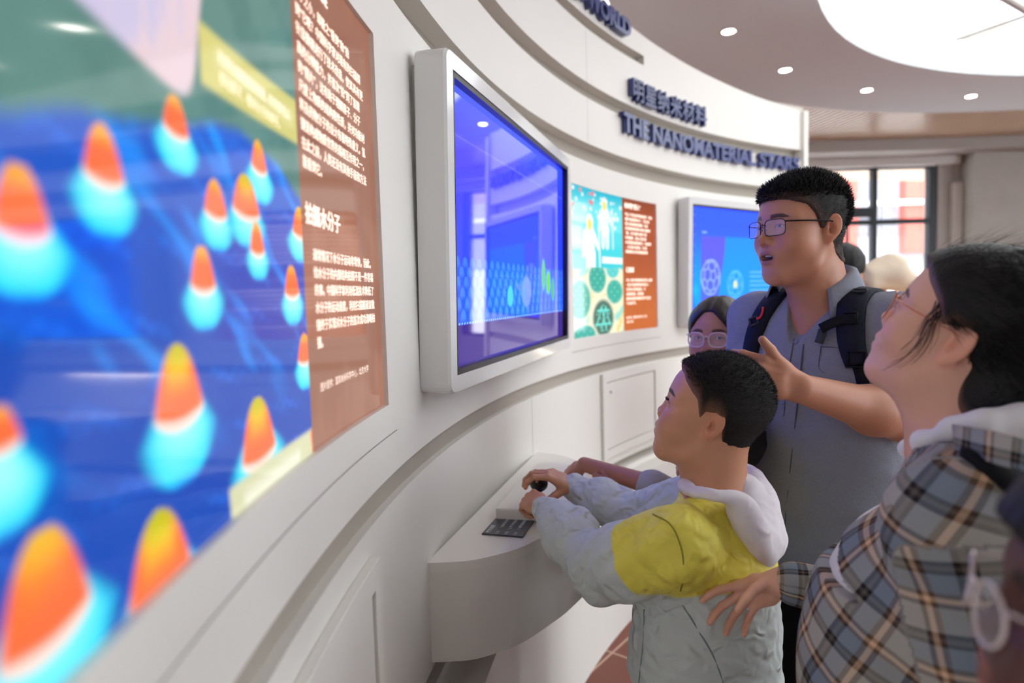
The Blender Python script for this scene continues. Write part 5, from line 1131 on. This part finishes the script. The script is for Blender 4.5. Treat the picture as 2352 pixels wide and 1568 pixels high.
def hidden_child():
    p = person('small child in light grey T-shirt hidden behind the boy, bare arm reaching the box', (.49, 1.53))
    f = unit((-.93, .36, 0)); R = yawpitch(f[0], f[1], 4); c = W(1648, 1046, 1.52); H = Head(c, R, .90, child=1, jaw=.92, nose=.9)
    nb = c+V3(.01, .02, -.145); C = nb+V3(-.025, 0, -.045); l = V3(-f[1], f[0], 0); pel = np.array([C[0]+.02, C[1], .62])
    shR = C-l*.11; elR = W(1492, 1112, 1.62); wrR = W(1342, 1066, 1.76); shL = C+l*.11; elL = W(1462, 1290, 1.50); wrL = W(1406, 1165, 1.63)
    d = W(1292, 1092, 1.80)-wrR; a = [(shR, elR, wrR, .026), (shL, elL, wrL, .025)]
    M['greytee'] = cloth('grey_tee', (186, 184, 176)); simple_body(p, H, nb, C, f, pel, .118, .09, a, .48, skin_colors(H, (196, 134, 106), lip=(160, 84, 80)), M['greytee'], 47, [(wrR, d, (-.25, -.30, .9), 1, .74, ((20, 30, 20),)*4, (6, 0, -5, -10), (40, 40, 10, 10)), (wrL, W(1388, 1098, 1.67)-wrL, (.2, -.8, .3), -1, .70, ((25, 35, 25),)*4, (4, 0, -4, -8), (20, 30, 10, 10))], .0026, .0045)
    eyes(H, p); hair_shell(H, p, scalp(.080, .035, .0, -.06), lambda x, y, z: np.full(len(x), .012), .003, (.001, 200), m=M['crophair'])
    legs(p, pel+V3(0, 0, -.02), f, 1.2, M['jean'], M['shoe'], w=.055, r=(.07, .05, .04))
def near_child():
    p = person('dark haired person with round pale glasses, close to the lens at bottom right', (.42, .42))
    f = unit((-.895, .44, 0)); R = yawpitch(f[0], f[1], 6); sc = .90; eye = W(2264, 1408, .42); c = eye-R@V3(.112, .033, .008)*sc; H = Head(c, R, sc, child=1, jaw=.95)
    nb = c+V3(.02, -.02, -.155); C = nb+V3(0, 0, -.05); l = V3(-f[1], f[0], 0); pel = np.array([C[0], C[1], .66]); a = []
    for sg in (1, -1): sh = C+l*sg*.125; a.append((sh, sh+V3(.01, 0, -.22), sh+V3(-.01, 0, -.38), .030))
    M['maroon'] = cloth('maroon_top', (84, 46, 46)); simple_body(p, H, nb, C, f, pel, .125, .09, a, .85, skin_colors(H, (92, 56, 50)), M['maroon'], 53, [(a[0][2], V3(0, 0, -1), l, -1, .8), (a[1][2], V3(0, 0, -1), -l, 1, .8)], .0034, .006)  # shade on the face is put into the darkened skin colour
    eyes(H, p); hair_shell(H, p, scalp(.060, .000, -.03, -.085), lambda x, y, z: np.full(len(x), .018), .003, (.002, 110)); M['palerim'] = mat('pale_rim', (214, 196, 194), .12, spec=.9, coat=1)
    glasses(H, p, M['palerim'], M['lensglass'], w=.0235, hgt=.0225, shape=2.0, r=.0016, arm_r=.0010, z0=.008, x0=.115)
    legs(p, pel+V3(0, 0, -.02), f, 1.3, M['jean'], M['shoe'], w=.06, r=(.075, .052, .042))
def far_person():
    p = person('distant visitor in beige jacket half hidden behind the man\'s shoulder', (1.62, 2.78))
    f = unit((-.9, .4, 0)); R = yawpitch(f[0], f[1], -25); c = W(1930, 636, 2.72); H = Head(c, R, .98)
    nb = W(2010, 690, 2.78); C = nb+V3(.02, .0, -.04); l = V3(-f[1], f[0], 0); pel = np.array([C[0]+.10, C[1], .93]); a = []
    for sg in (1, -1): sh = C+l*sg*.17; a.append((sh, sh+V3(-.03, 0, -.27), sh+V3(-.12, .05, -.48), .042))
    M['beige'] = cloth('beige_jacket', (222, 204, 180)); q, o = simple_body(p, H, nb, C, f, pel, .19, .13, a, .92, skin_colors(H, (200, 145, 120)), M['beige'], 59, [(a[0][2], V3(-.3, 0, -1), l, -1, .95), (a[1][2], V3(-.3, 0, -1), -l, 1, .95)], .005, .008, .14, .012)
    eyes(H, p); hair_shell(H, p, scalp(.078, .03, .0, -.06), lambda x, y, z: np.full(len(x), .014), .004)
    hs = Sd(); hs.chain([W(1990, 640, 2.70), W(2040, 626, 2.74), W(2085, 650, 2.80)], (.05, .06, .05), .05); g = lambda P: hs(P)+.01*fold(P, 61, 16); b = W(2040, 640, 2.75); sd_mesh('hood', g, b-.24, b+.24, .007, M['beige'], p)
    legs(p, pel+V3(0, 0, -.04), f, 1.7, M['jean'], M['shoe'])
for fn_ in (man, boy, woman, girl, hidden_child, near_child, far_person): fn_()
